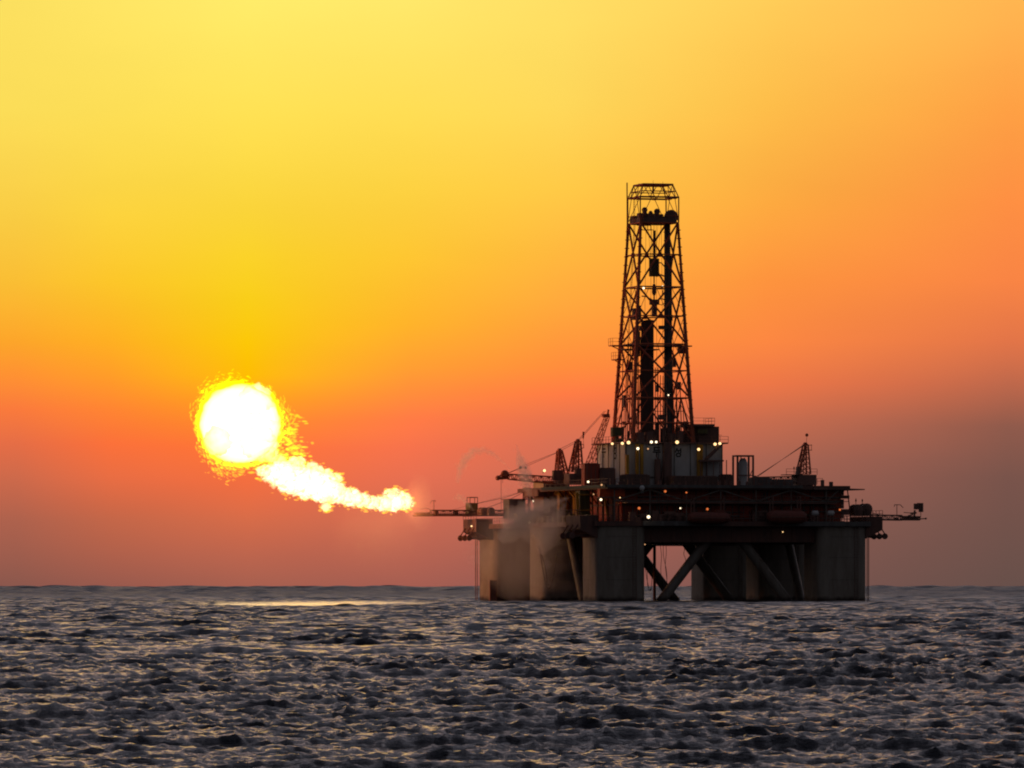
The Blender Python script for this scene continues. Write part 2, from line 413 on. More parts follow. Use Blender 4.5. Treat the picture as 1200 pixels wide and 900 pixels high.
# dark red cabin standing on the right of the drill floor
a = q(813, 519, 16); b = q(841, 500, 16)
cab = Thing('driller_cabin', 'dark red cabin with a railed roof at the right foot of the derrick', 'cabin', (b[0] - 2, 18, HZ + .25))
cab.part('wall', MB().box((a[0] + .6, 15, HZ + .27), (b[0], 24, b[2]), bevel=.15), 'hull')
mb = MB(); r0 = q(811, 498, 15); r1 = q(836.5, 498, 15); mb.box((r0[0], 14.4, b[2] + .01), (r1[0], 24, b[2] + .45)); mb.rail([(r1[0], 20, b[2] + .45), (r1[0], 14.5, b[2] + .45), (r0[0], 14.5, b[2] + .45)], r=.04)
cab.part('roof', mb, 'dark')
cab.part('machine', MB().box((a[0] + .2, 13.9, HZ + 2.0), (a[0] + 2.2, 14.95, b[2] - .6), bevel=.3), 'olive')
mb = MB(); a = q(845.5, 519, 14); mb.tube((a[0] - .8, 14, HZ), (a[0] + .5, 14, HZ + .1), .12); mb.tube((a[0] - .6, 14, HZ), (a[0] - .6, 14, HZ + 1.8), .06); mb.tube((a[0] - .6, 14, HZ + 1.7), (a[0] + .1, 14, HZ + 1.7), .05, 4)
cab.part('lamp_bracket', mb, 'dark')

# ================================================================== DERRICK
dc = (14.75, 21.1)
dist_d = -CY + dc[1] * CT + dc[0] * ST
zd = lambda py: CH + (HY - py) / F * dist_d
der = Thing('drilling_derrick', 'tall dark red lattice derrick tower standing on the drill floor', 'derrick', (dc[0], dc[1], HZ + .25))
z0, z1 = HZ + .25, zd(261)
hw = lambda z: 6.05 + (3.72 - 6.05) * (z - z0) / (z1 - z0)
cr = [(-1, -1), (1, -1), (1, 1), (-1, 1)]
def dp(k, z): h = hw(z) if z <= z1 else 3.8; return Vector((dc[0] + cr[k % 4][0] * h, dc[1] + cr[k % 4][1] * h, z))
for k in range(4):
    mb = MB().tube(dp(k, z0), dp(k, z1), .42, 6, .27)
    # bolted flange plates along the leg
    for i in range(26):
        p = dp(k, z0 + (z1 - z0) * i / 26); mb.box((p.x - .36, p.y - .36, p.z), (p.x + .36, p.y + .36, p.z + .16))
    der.part('leg', mb, 'derrick')
lv = [518.5, 467, 404, 337, 262]; mid = [496, 435, 371, 299]
for k in range(4):
    mb = MB()
    for i in range(4):
        a, b = zd(lv[i]), zd(lv[i + 1]); m = zd(mid[i])
        a = max(a, z0)
        if i == 0:
            apex = (dp(k, b) + dp(k + 1, b)) / 2
            mb.tube(dp(k, a), apex, .17, 5); mb.tube(dp(k + 1, a), apex, .17, 5)
            mb.tube(dp(k, m), dp(k, a).lerp(apex, .45), .1, 5); mb.tube(dp(k + 1, m), dp(k + 1, a).lerp(apex, .45), .1, 5)
        else:
            mb.tube(dp(k, a), dp(k + 1, b), .20, 5); mb.tube(dp(k + 1, a), dp(k, b), .20, 5)
        mb.tube(dp(k, b), dp(k + 1, b), .15, 5); mb.tube(dp(k, m), dp(k + 1, m), .12, 5)
        # secondary bracing
        if i < 3:
            for s in (0, 1):
                p = dp(k + s, m); c_ = (dp(k, m) + dp(k + 1, m)) / 2
                mb.tube(p, dp(k, b).lerp(dp(k + 1, b), .25 if s == 0 else .75), .06, 4)
                mb.tube(p, dp(k, a).lerp(dp(k + 1, a), .25 if s == 0 else .75), .06, 4)
        c_ = (dp(k, m) + dp(k + 1, m)) / 2; mb.box((c_.x - .3, c_.y - .3, c_.z - .3), (c_.x + .3, c_.y + .3, c_.z + .3))
    der.part('bracing', mb, 'derrick')
# crown section
zt0, zt1, zt2, zt3 = z1, zd(232), zd(225), zd(217)
mb = MB()
T = lambda k, h, z: Vector((dc[0] + cr[k % 4][0] * h, dc[1] + cr[k % 4][1] * h, z))
for k in range(4):
    mb.tube(T(k, 3.85, zt0), T(k, 3.85, zt1), .13, 5); mb.tube(T(k, 3.85, zt1), T(k + 1, 3.85, zt1), .18, 5)
    mb.tube(T(k, 3.85, zt1), T(k, 2.95, zt3), .11, 5); mb.tube(T(k, 2.95, zt3), T(k + 1, 2.95, zt3), .2, 5)
    mb.tube(T(k, 3.4, zt2), T(k + 1, 3.4, zt2), .1, 5)
    a = (T(k, 3.85, zt1) + T(k + 1, 3.85, zt1)) / 2; b = (T(k, 2.95, zt3) + T(k + 1, 2.95, zt3)) / 2
    mb.tube(T(k, 2.95, zt3), T(k, 3.85, zt1).lerp(T(k + 1, 3.85, zt1), .25), .08, 4); mb.tube(b, T(k, 3.85, zt1).lerp(T(k + 1, 3.85, zt1), .25), .08, 4)
    mb.tube(b, T(k, 3.85, zt1).lerp(T(k + 1, 3.85, zt1), .75), .08, 4); mb.tube(T(k + 1, 2.95, zt3), T(k, 3.85, zt1).lerp(T(k + 1, 3.85, zt1), .75), .08, 4)
    for t in (.3, .7):
        e = T(k, 3.85, zt1).lerp(T(k + 1, 3.85, zt1), t); g = T(k, 3.85, zt0).lerp(T(k + 1, 3.85, zt0), .0 if t < .5 else 1)
        mb.tube(e, g, .07, 4); mb.box((e.x - .3, e.y - .3, e.z - .2), (e.x + .3, e.y + .3, e.z + .2))
    mb.tube(T(k, 3.85, zt0 + 1.2), T(k + 1, 3.85, zt0 + 1.2), .05, 4)
mb.tube((dc[0] - 2.95, dc[1], zt3), (dc[0] + 2.95, dc[1], zt3), .25, 6); mb.tube((dc[0], dc[1], zt3), (dc[0], dc[1], zt3 - 1.6), .18, 6)
for (du, dv) in ((0, 0), (2.9, 2.9)): mb.tube((dc[0] + du, dc[1] + dv, zt3), (dc[0] + du, dc[1] + dv, zt3 + .9), .035, 4)
der.part('crown_frame', mb, 'derrick')
mb = MB().box((dc[0] - 3.7, dc[1] - 3.7, zt0 - .1), (dc[0] + 3.7, dc[1] + 3.7, zt0 + .75), bevel=.5)
rn = random.Random(11)
for k in range(16):
    uu, vv = dc[0] + rn.uniform(-2.8, 3), dc[1] + rn.uniform(-3, 3); s_ = rn.uniform(.4, .9); mb.box((uu - s_, vv - s_, zt0 - rn.uniform(0, .5)), (uu + s_, vv + s_, zt0 + rn.uniform(.9, 1.7)), bevel=.2)
for px, py, r in ((755.5, 246, .55), (770, 248, .6), (762.5, 249, .35)):
    a = q(px, py, dc[1]); mb.lathe((a[0], dc[1] - .25, a[2]), [(r * .7, 0), (r, .15), (r, .4), (r * .7, .55)], 12, 'y'); mb.box((a[0] - .35, dc[1] - .3, zt0), (a[0] + .35, dc[1] + .4, a[2]))
a = q(786.5, 254, dc[1]); mb.lathe((a[0], dc[1] - .4, a[2]), [(1.0, 0), (1.35, .2), (1.35, .6), (1.0, .8)], 16, 'y')
der.part('crown_block', mb, 'dark')
# basket under the crown
mb = MB(); a = q(753, 264, dc[1]); b = q(764.5, 269.5, dc[1])
for vv in (-1, 1):
    for z in (a[2], b[2]): mb.tube((a[0], dc[1] + vv, z), (b[0], dc[1] + vv, z), .05, 4)
    for t in (0, .33, .66, 1): mb.tube((a[0] + (b[0] - a[0]) * t, dc[1] + vv, a[2]), (a[0] + (b[0] - a[0]) * t, dc[1] + vv, b[2]), .05, 4)
mb.box((a[0], dc[1] - 1, b[2] - .05), (b[0], dc[1] + 1, b[2]))
der.part('work_basket', mb, 'derrick')
# hoisting gear
def at(px, py): return q(px, py, dc[1])
mb = MB(); a = at(766.8, 270); b = at(766.8, 304); mb.tube(a, b, .26, 8)
for px in (759, 763, 771, 774.5):
    a = at(px, 262); b = at(px * .5 + 766.5 * .5, 305); mb.tube(a, b, .03, 4)
der.part('hoist_line', mb, 'pipe')
mb = MB(); a = at(766.5, 303); b = at(766.5, 324); mb.lathe((a[0], dc[1] - .7, 0), [(.01, 0)] * 2, 3, 'y') if False else None
mb.box((a[0] - .95, dc[1] - .6, b[2]), (a[0] + .95, dc[1] + .6, a[2]), bevel=.35)
mb.tube(b, at(766.5, 332), .12); 
blk = der.part('travelling_block', mb, 'olive')
der.part('stripe', MB().tube((a[0] - .8, dc[1] - .63, b[2] + 1), (a[0] + .8, dc[1] - .63, a[2] - .5), .13, 4), 'steelgrey', blk)
mb = MB(); mb.lathe(at(766.5, 346), [(.25, 0), (.45, .5), (.4, 1.6), (.2, 2.2)], 10); mb.tube(at(766.5, 352), at(766.5, 333), .14)
a = at(766.8, 351); b = at(766.8, 371); mb.box((a[0] - .9, dc[1] - .6, a[2] - 1), (a[0] + .9, dc[1] + .6, a[2]), bevel=.2); mb.box((a[0] - .45, dc[1] - .5, b[2]), (a[0] + .45, dc[1] + .5, a[2] - 1), bevel=.15)
mb.path([at(771, 351), at(776, 350), at(780, 352)], .1); mb.path([at(771, 356), at(775, 357.5), at(779, 355)], .07)
mb.path([at(769, 324), at(775, 322), at(781, 325)], .14); mb.path([at(771, 308), at(775, 308), at(780, 314)], .12)
der.part('top_drive', mb, 'dark')
mb = MB(); mb.path([at(753, 337.5), at(758, 335.4), at(777, 335.4)], .09); mb.path([at(753, 338.5), at(777, 337.4)], .09)
mb.path([at(752, 347), at(757, 347.5), at(764, 351)], .13); mb.path([at(776, 346), at(777, 340)], .1)
der.part('service_bridge', mb, 'derrick')
mb = MB(); a = at(783, 262); b = at(784, 518); mb.tube(a, b, .42, 8); mb.tube(at(780, 262), at(779.5, 518), .28, 6); mb.tube(at(786.4, 300), at(787, 518), .16, 6)
mb.box((at(779, 0)[0], dc[1] - .5, at(0, 350)[2]), (at(786, 0)[0], dc[1] + .5, at(0, 337)[2]), bevel=.2)
mb.box((at(772, 0)[0], dc[1] - .5, at(0, 377)[2]), (at(786, 0)[0], dc[1] + .5, at(0, 372.5)[2]), bevel=.2)
for py in range(270, 515, 9): mb.tube(at(779.5, py), at(784, py), .07, 4)
der.part('standpipe', mb, 'steelgrey')
# racked pipe stands: a dense bundle
def bundle(x0, x1, ya, yb, rows, n, r, lean=0):
    mb = MB(); k = 0
    for j in range(rows):
        for i in range(n):
            t = i / max(1, n - 1); px = x0 + (x1 - x0) * t
            v_ = dc[1] + (j - rows / 2) * .42
            a = q(px + lean, ya + rn.uniform(-1.6, 1.6), v_); b = q(px, yb, v_); mb.tube(a, b, r, 5)
    return mb
der.part('racked_pipe_stands', bundle(752, 765.5, 376, 518, 5, 11, .125), 'pipe')
der.part('racked_pipe_stands', bundle(735, 742, 402, 518, 3, 4, .10, 1.5), 'pipe')
der.part('racked_pipe_stands', bundle(790, 799, 452, 518, 3, 3, .10, -2), 'pipe')
der.part('racked_pipe_stands', bundle(740, 748, 440, 518, 2, 5, .10, 2), 'pipe')
mb = MB(); 
for ya, (xa, xb) in ((404, (728, 803)), (408.5, (733, 765))):
    a = q(xa, ya, dc[1] - 2.2); b = q(xb, ya + .6, dc[1] + 2.0); mb.box((a[0], dc[1] - 2.2, a[2] - .22), (b[0], dc[1] + 2.2, a[2]))
mb.box((at(742, 0)[0], dc[1] - 1, at(0, 366)[2]), (at(750, 0)[0], dc[1] + 1, at(0, 352)[2]), bevel=.2)
mb.box((at(748, 0)[0], dc[1] - 1, at(0, 379)[2]), (at(756, 0)[0], dc[1] + 1, at(0, 373)[2]), bevel=.2)
mb.box((at(743, 0)[0], dc[1] - 1, at(0, 410)[2]), (at(749, 0)[0], dc[1] + 1, at(0, 380)[2]), bevel=.3)
mb.box((at(795, 0)[0], dc[1] - 1, at(0, 406)[2]), (at(803, 0)[0], dc[1] + 1, at(0, 398)[2]), bevel=.3)
mb.box((at(772, 0)[0], dc[1] - 1, at(0, 486)[2]), (at(779, 0)[0], dc[1] + 1, at(0, 480)[2]), bevel=.2)
for py in (450, 467, 482): mb.tube(at(767, py), at(800, py), .08, 4)
der.part('finger_board', mb, 'dark')
for (x0_, x1_, ya_, lean_) in ((728, 733, 420, 2), (768, 771, 430, 0), (795, 803, 470, -3), (774, 777, 440, 0), (748, 751, 395, 0)):
    der.part('service_pipe', bundle(x0_, x1_, ya_, 518, 1, 2, .09, lean_), 'pipe')
for k in range(4):      # drill line and guide wires
    der.part('guide_wire', MB().tube(at(757 + k * 6, 262), at(754 + k * 8, 518), .035, 4), 'pipe')
mb = MB()
for px_, py_, w_, h_ in ((738, 430, 5, 12), (792, 425, 4, 10), (773, 455, 3, 8), (796, 452, 4, 9), (733, 470, 4, 14), (742, 490, 5, 12), (789, 486, 5, 10), (771, 500, 4, 10), (800, 500, 4, 12), (750, 362, 3, 8), (790, 372, 3, 7)):
    a = at(px_ - w_ / 2, py_ + h_ / 2); b = at(px_ + w_ / 2, py_ - h_ / 2); vv_ = dc[1] + rn.uniform(-2, 2)
    mb.box((a[0], vv_ - .5, a[2]), (b[0], vv_ + .5, b[2]), bevel=.15)
der.parts('equipment_box', mb, 'dark')
mb = MB()
for ya, xa, xb in ((404.5, 715.5, 730), (421, 719, 729)):
    a = at(xa, ya); b = at(xb, ya); mb.box((a[0], dc[1] - 1.3, a[2] - .2), (b[0], dc[1] + 1.3, a[2])); mb.rail([(b[0], dc[1] - 1.3, a[2]), (a[0], dc[1] - 1.3, a[2]), (a[0], dc[1] + 1.3, a[2])], 1.3, 1.1, .04)
    mb.tube((a[0] + .3, dc[1], a[2] - .2), (b[0], dc[1], a[2] - 1.1), .1, 5)
der.part('side_balcony', mb, 'derrick')
# ladder up the left face and long aerial pipe
mb = MB()
for i in range(110):
    z = z0 + i * (zt1 - z0) / 110; h = hw(z) if z < z1 else 3.8
    x = dc[0] - h; mb.tube((x, dc[1] - .35, z), (x, dc[1] + .35, z), .03, 4)
for s_ in (-.35, .35): mb.tube((dc[0] - hw(z0), dc[1] + s_, z0), (dc[0] - 3.72, dc[1] + s_, z1), .05, 4); mb.tube((dc[0] - 3.8, dc[1] + s_, z1), (dc[0] - 3.8, dc[1] + s_, zt1), .05, 4)
der.part('ladder', mb, 'derrick')
mb = MB(); v_ = dc[1] + 3.6; mb.tube(q(734.8, 214, v_), q(735.0, 262, v_), .12); mb.tube(q(735.0, 262, v_), q(731, 360, v_ + .6), .12); mb.tube(q(735.2, 230, v_), q(739, 231, v_), .05, 4); mb.tube(q(735.2, 258, v_), q(739, 259, v_), .05, 4)
der.part('aerial_mast', mb, 'derrick')
# drill floor machinery between the legs
mb = MB()
for k in range(26):
    uu = dc[0] + rn.uniform(-7, 7); vv = dc[1] + rn.uniform(-6, 2); h = rn.uniform(.8, 3.2); w = rn.uniform(.3, .8)
    mb.box((uu - w, vv - w, HZ + .252), (uu + w, vv + w, HZ + .26 + h), bevel=.15)
for px, py in ((752, 495), (756, 500), (736, 505), (729, 500)): a = at(px, 518.6); b = at(px + 1, py); mb.tube((a[0], a[1], HZ + .3), b, .25)
mb.path([at(766, 504), at(766, 518)], .14); mb.ball(at(766, 508), .4); mb.ball(at(766, 513), .45)
der.parts('drill_floor_machinery', mb, 'dark')
mb = MB(); a = at(713, 507); mb.box((a[0] - 1, dc[1] - 6, a[2] - .8), (a[0] + .9, dc[1] - 4, a[2] + .9), bevel=.4); mb.tube((a[0], dc[1] - 5, HZ), (a[0] + .2, dc[1] - 5, a[2]), .4)
der.part('winch', mb, 'olive')

# ================================================================== CRANES
def aframe(mb, foot_l, foot_r, top, v, dv, r=.2, lattice=6):
    fl, fr, tp = (q(*p, v) for p in (foot_l, foot_r, top))
    for s in (-dv, dv):
        A = Vector((fl[0], v + s, fl[2])); B = Vector((fr[0], v + s, fr[2])); C = Vector((tp[0] - .25, v + s * .5, tp[2])); D = Vector((tp[0] + .35, v + s * .5, tp[2]))
        mb.tube(A, C, r, 5); mb.tube(B, D, r, 5)
        A2 = A.lerp(B, .3); mb.tube(A2, C, r * .6, 5)
        for i in range(lattice):
            t = i / lattice; t2 = (i + 1) / lattice
            mb.tube(B.lerp(D, t), A2.lerp(C, t2), .08, 4); mb.tube(A.lerp(C, t), A2.lerp(C, t2), .07, 4); mb.tube(A.lerp(C, t), B.lerp(D, t), .07, 4)
    for i in range(5):
        t = i / 4
        for P in ((fl, -.25), (fr, .35)):
            a = Vector((P[0][0], v - dv, P[0][2])).lerp(Vector((tp[0] + P[1], v - dv * .5, tp[2])), t); b = Vector((P[0][0], v + dv, P[0][2])).lerp(Vector((tp[0] + P[1], v + dv * .5, tp[2])), t); mb.tube(a, b, .08, 4)
    mb.lathe((tp[0], v - .5, tp[2] + .1), [(.26, 0), (.36, .2), (.36, .8), (.26, 1)], 10, 'y')
    return tp
# crane one: horizontal boom to the left
cv = 31
b0 = q(661, 600, cv)
cr1 = Thing('pedestal_crane', 'deck crane with its lattice boom lowered level to the left over the sea', 'crane', (b0[0], cv, zA + .9), 'deck cranes')
cr1.part('pedestal', MB().lathe((b0[0], cv, zA + .92), [(1.3, 0), (1.3, 5.0), (1.9, 5.6), (1.9, 6.2)], 16), 'yellow')
mb = MB(); a = q(652, 565, cv); b = q(672, 556.5, cv); mb.box((a[0], cv - 2, a[2] - .4), (b[0], cv + 2, b[2] + .2), bevel=.3); a = q(649, 563, cv); mb.box((a[0] - .8, cv - 2.4, a[2]), (a[0] + 1.2, cv - 1.3, a[2] + 1.9), bevel=.15)
mb.rail([(b[0], cv - 2, b[2] + .2), (a[0], cv - 2, b[2] + .2)], r=.04)
hs = cr1.part('machinery_house', mb, 'dark')
cr1.part('cab_window', MB().box((a[0] - .83, cv - 2.2, a[2] + .7), (a[0] - .805, cv - 1.5, a[2] + 1.5)), 'beige', hs)
mb = MB(); tp1 = aframe(mb, (652.5, 556), (664, 556), (655.5, 528), cv, 1.2); cr1.part('a_frame', mb, 'derrick')
mb = MB(); mb.truss(q(654, 563.2, cv), q(596, 558.6, cv), 1.5, 1.35, 13, .11, .07, 1.1, 1.0)
mb.tube(q(596, 557.6, cv), q(583, 561, cv), .2, 6); mb.tube(q(596, 560.3, cv), q(583, 561, cv), .2, 6); mb.tube(q(592, 553, cv), q(596, 558, cv), .3, 6); mb.tube(q(592, 553, cv), q(583, 560, cv), .16, 6)
mb.lathe(add if False else (q(591.5, 555.5, cv)[0], cv - .5, q(591.5, 555.5, cv)[2]), [(.5, 0), (.75, .2), (.75, .8), (.5, 1)], 12, 'y'); mb.lathe((q(584, 560, cv)[0], cv - .4, q(584, 560, cv)[2]), [(.4, 0), (.5, .8)], 10, 'y')
cr1.part('boom', mb, 'derrick')
mb = MB()
for s_ in (-.4, .4):
    p0 = q(656, 529, cv); p1 = q(610, 548.5, cv); p2 = q(594, 555, cv)
    mb.tube((p0[0], cv + s_, p0[2]), (p1[0], cv + s_, p1[2] + (.25 if s_ > 0 else -.1)), .045, 4); mb.tube((p1[0], cv + s_, p1[2]), (p2[0], cv + s_, p2[2]), .045, 4)
mb.ball(q(610, 548, cv), .3); mb.ball(q(616, 548, cv), .22)
cr1.part('pendant_line', mb, 'dark')
mb = MB(); mb.tube(q(587.2, 561, cv), q(587.4, 600, cv), .045, 4); mb.tube(q(589, 561, cv), q(589, 566, cv), .04, 4); cr1.part('hoist_rope', mb, 'dark')
# crane two: boom steep up towards the derrick
cv = 23
b0 = q(679, 600, cv)
cr2 = Thing('pedestal_crane', 'deck crane with its lattice boom raised steeply beside the derrick', 'crane', (b0[0], cv, zA + .9), 'deck cranes')
cr2.part('pedestal', MB().lathe((b0[0], cv, zA + .92), [(1.3, 0), (1.3, 4.9), (2.0, 5.6), (2.0, 6.2)], 16), 'yellow')
mb = MB(); a = q(664, 568, cv); b = q(690, 552, cv); mb.box((a[0], cv - 2, a[2]), (b[0], cv + 2, b[2] - .5), bevel=.3); mb.box((a[0] + 1.2, cv - 2.3, b[2] - 1), (a[0] + 2.6, cv - 1, b[2] + .5), bevel=.15); mb.rail([(b[0], cv - 2, b[2] - .5), (a[0], cv - 2, b[2] - .5)], r=.04)
cr2.part('machinery_house', mb, 'dark')
mb = MB(); tp2 = aframe(mb, (668.5, 553), (680.5, 553), (677, 517), cv, 1.3); mb.path([q(679, 520, cv), q(684, 521, cv), q(684, 525, cv), q(680, 525.5, cv)], .07); mb.tube(q(683.4, 514, cv), q(683.8, 506, cv), .13, 6, .22); mb.tube(q(684, 521, cv), q(683.4, 512, cv), .04, 4)
cr2.part('a_frame', mb, 'derrick')
mb = MB(); mb.truss(q(690, 548, cv), q(712, 487, cv + 1), 1.3, 1.3, 11, .07, .045, .7, .7); mb.box((q(708, 0, cv)[0], cv + .3, q(0, 483.5, cv)[2]), (q(715.5, 0, cv)[0], cv + 1.7, q(0, 479.5, cv)[2]), bevel=.2); mb.tube(q(712, 487, cv + 1), q(713, 480, cv + 1), .2)
mb.truss(q(690, 556, cv), q(690.5, 543, cv), 1.2, 1.2, 3)
cr2.part('boom', mb, 'derrick')
mb = MB()
for s_ in (-.5, .5):
    p0 = q(677, 517, cv); p1 = q(709, 481.5, cv); mb.tube((p0[0], cv + s_, p0[2]), (p1[0], cv + s_, p1[2]), .045, 4)
p0 = q(655.5, 529, cv); p1 = q(677, 517.5, cv); mb.tube(p0, p1, .05, 4); mb.tube((p0[0], cv, p0[2] + .4), (p1[0], cv, p1[2] + .3), .05, 4)
cr2.part('pendant_line', mb, 'dark')
# crane three on the right
cv = 20
b0 = q(943, 568, cv)
cr3 = Thing('pedestal_crane', 'deck crane on the right end of the rig with boom lying down to the left', 'crane', (b0[0], cv, UZ - .25), 'deck cranes')
cr3.part('pedestal', MB().lathe((b0[0], cv, UZ - .24), [(1.6, 0), (1.6, .8), (1.9, 1.0)], 16), 'hull')
mb = MB(); a = q(931, 569, cv); b = q(953.5, 556.5, cv); mb.box((a[0], cv - 2, UZ + .2), (b[0], cv + 2, b[2]), bevel=.3); mb.box((q(917, 0, cv)[0], cv - 2, b[2] - .1), (a[0] + 1, cv + 1, b[2] + .05))
mb.rail([(q(917.5, 0, cv)[0], cv - 2, b[2]), (b[0], cv - 2, b[2])], 1.1, 1.3, .045); mb.rail([(b[0], cv - 2, UZ + .4), (b[0] + 1.1, cv - 2, UZ + .4)], 1.1, .6, .05); mb.box((q(930, 0, cv)[0], cv - 2.2, b[2]), (q(933, 0, cv)[0], cv - 1.2, b[2] + 1.5), bevel=.1); mb.tube(q(930.5, 550, cv), q(930.5, 547, cv), .12)
cr3.part('machinery_house', mb, 'dark')
mb = MB(); aframe(mb, (935, 555.5), (947.5, 555.5), (943.7, 521), cv, 1.2, .17); mb.path([q(944, 522, cv), q(951.5, 521.5, cv)], .07); mb.path([q(944, 527.5, cv), q(951.5, 527.5, cv)], .07); mb.path([q(951, 521, cv), q(951, 528, cv)], .05); mb.tube(q(945, 519, cv), q(945.5, 510.5, cv), .04, 4); mb.ball(q(945.5, 509.8, cv), .32)
cr3.part('a_frame', mb, 'derrick')
mb = MB(); mb.truss(q(934, 562, cv), q(884, 562, cv), 1.4, 1.2, 12, .10, .06, 1, .9); cr3.part('boom', mb, 'dark')
mb = MB()
for s_, dx in ((-.5, 0), (0, 2.0), (.5, 4)):
    p0 = q(942, 521.5, cv); p1 = q(885 + dx, 558.5, cv); mb.tube((p0[0], cv + s_, p0[2]), (p1[0], cv + s_, p1[2]), .045, 4)
cr3.part('pendant_line', mb, 'dark')

# ================================================================== BURNER BOOMS
bv = 66
b0 = q(600, 606, bv)
bl = Thing('burner_boom', 'long walkway boom with the burning flare at its tip, left of the rig', 'flare boom', (b0[0], bv, zz(605, bv)), 'flare booms')
mb = MB(); mb.truss(q(612, 601.2, bv), q(505, 601.2, bv), 1.4, 1.05, 26, .12, .06); mb.truss(q(505, 602.3, bv), q(486, 602.6, bv), 1.0, .5, 5, .09, .05)
mb.rail([(q(612, 0, bv)[0], bv - .7, zz(599, bv)), (q(505, 0, bv)[0], bv - .7, zz(599, bv))], .2, 3, .05)
bl.part('walkway', mb, 'hull')
mb = MB(); mb.tube(q(620, 604, bv), q(484, 604.2, bv), .16, 6); mb.tube(q(620, 602, bv), q(488, 602.6, bv), .1, 6); mb.box((q(509, 0, bv)[0], bv - .6, zz(604.5, bv)), (q(512.5, 0, bv)[0], bv + .6, zz(598, bv))); mb.box((q(532, 0, bv)[0], bv - .6, zz(604.5, bv)), (q(536, 0, bv)[0], bv + .6, zz(599, bv)))
bl.part('burner_pipe', mb, 'dark')
mb = MB(); mb.path([q(504, 590, bv), q(506, 587, bv), q(510, 586.5, bv), q(510.5, 588, bv)], .06); mb.tube(q(508.5, 587, bv), q(508.5, 600, bv), .07)
mb.path([q(493, 597, bv), q(498, 595, bv), q(504, 597, bv)], .05)
bl.part('davit_post', mb, 'dark')
mb = MB(); mb.truss(q(617, 603, bv), q(617.5, 572, bv), 1.1, 1.1, 6, .14, .07); mb.tube(q(617, 574, bv), q(632.5, 599, bv), .32, 6); mb.tube(q(613, 573.5, bv), q(624, 576, bv), .4, 6)
bl.part('king_post', mb, 'dark')
mb = MB(); mb.path([q(618, 574.5, bv), q(590, 583.5, bv), q(560, 590, bv)], .06, 4); mb.path([q(618, 574.5, bv), q(596, 586, bv), q(568, 596, bv)], .06, 4); mb.tube(q(618, 574.5, bv), q(520, 600, bv), .03, 4)
bl.part('stay_cable', mb, 'dark')
bv2 = 1
b0 = q(1020, 606, bv2)
br = Thing('burner_boom', 'unlit walkway boom with a burner head, sticking out right of the rig', 'flare boom', (b0[0], bv2, zz(606, bv2)), 'flare booms')
mb = MB(); mb.truss(q(1018, 606.2, bv2), q(1056, 606.8, bv2), 1.2, .9, 9, .12, .06); mb.truss(q(1056, 607, bv2), q(1077, 607.4, bv2), 1.2, .55, 6, .15, .1)
mb.box((q(1048.5, 0, bv2)[0], bv2 - .5, zz(609, bv2)), (q(1051.5, 0, bv2)[0], bv2 + .5, zz(605.5, bv2)))
mb.path([q(1008, 596, bv2), q(1018, 600, bv2), q(1030, 603, bv2)], .06, 4)
br.part('walkway', mb, 'hull')
mb = MB(); mb.tube(q(1018, 609, bv2), q(1077, 609.2, bv2), .14); mb.tube(q(1077, 608.2, bv2), q(1086, 607.6, bv2), .1); mb.ball(q(1085, 607.7, bv2), .2)
br.part('burner_pipe', mb, 'dark')
mb = MB(); a = q(1070.5, 600, bv2); b = q(1079.5, 589.5, bv2)
for k in range(4): t = k / 3; mb.tube((a[0] + .2 + t * (b[0] - a[0] - .2), bv2 - .5, a[2] + (0 if k > 1 else .5)), (a[0] + .4 + t * (b[0] - a[0] - .4), bv2 - .5, b[2] - (.3 if k == 0 else 0)), .26, 6)
mb.box((a[0] + .1, bv2 - .4, a[2] + .5), (b[0], bv2 + .5, b[2] - .1), bevel=.3); mb.tube(q(1071.5, 606, bv2), q(1072, 598, bv2), .2); mb.tube(q(1079, 606, bv2), q(1079, 590, bv2), .06); mb.tube(q(1067, 601.5, bv2), q(1074, 601, bv2), .16); mb.tube(q(1059, 600.5, bv2), q(1070, 601.4, bv2), .07); mb.tube(q(1064, 604.5, bv2), q(1070, 603, bv2), .12)
br.part('burner_head', mb, 'dark')
mb = MB(); mb.tube(q(1051, 605, bv2), q(1051, 591.5, bv2), .07); mb.path([q(1048, 594, bv2), q(1048.2, 591.5, bv2), q(1055, 591.5, bv2), q(1058.5, 595, bv2)], .07)
br.part('davit_post', mb, 'dark')

# ================================================================== DECK THINGS
def winch(px0, px1, ytop, ybot, v, label, r):
    a = q(px0, ybot, v); b = q(px1, ytop, v)
    t = Thing('anchor_winch', label, 'winch', ((a[0] + b[0]) / 2, v, a[2]), 'anchor winches on the corner platforms')
    c = (a[0] + b[0]) / 2; rr = (b[2] - a[2]) / 2
    t.part('drum', MB().lathe((c, v - 1.3, a[2] + rr), [(rr * .6, 0), (rr, .05), (rr, .35), (rr * .8, .36), (rr * .8, 2.2), (rr, 2.21), (rr, 2.55), (rr * .6, 2.6)], 20, 'y'), 'dark')
    t.part('frame', MB().box((a[0], v - 1.5, a[2] - .1), (b[0], v + 1.5, a[2] + rr * .5), bevel=.2).box((c - .25, v - 1.6, a[2]), (c + .25, v - 1.35, a[2] + rr)), 'hull')
PZ = zB - .4
winch(998, 1008, 591, 603.5, 0, 'left of the two round anchor winches on the right corner platform', 1)
winch(1008.5, 1018.5, 590, 603.5, 1, 'right of the two round anchor winches on the right corner platform', 1)
winch(561, 569.5, 594.5, 603.5, 64, 'left of the two round winches at the root of the burning boom', 1)
winch(569.5, 577.5, 594.5, 603.5, 63, 'right of the two round winches at the root of the burning boom', 1)
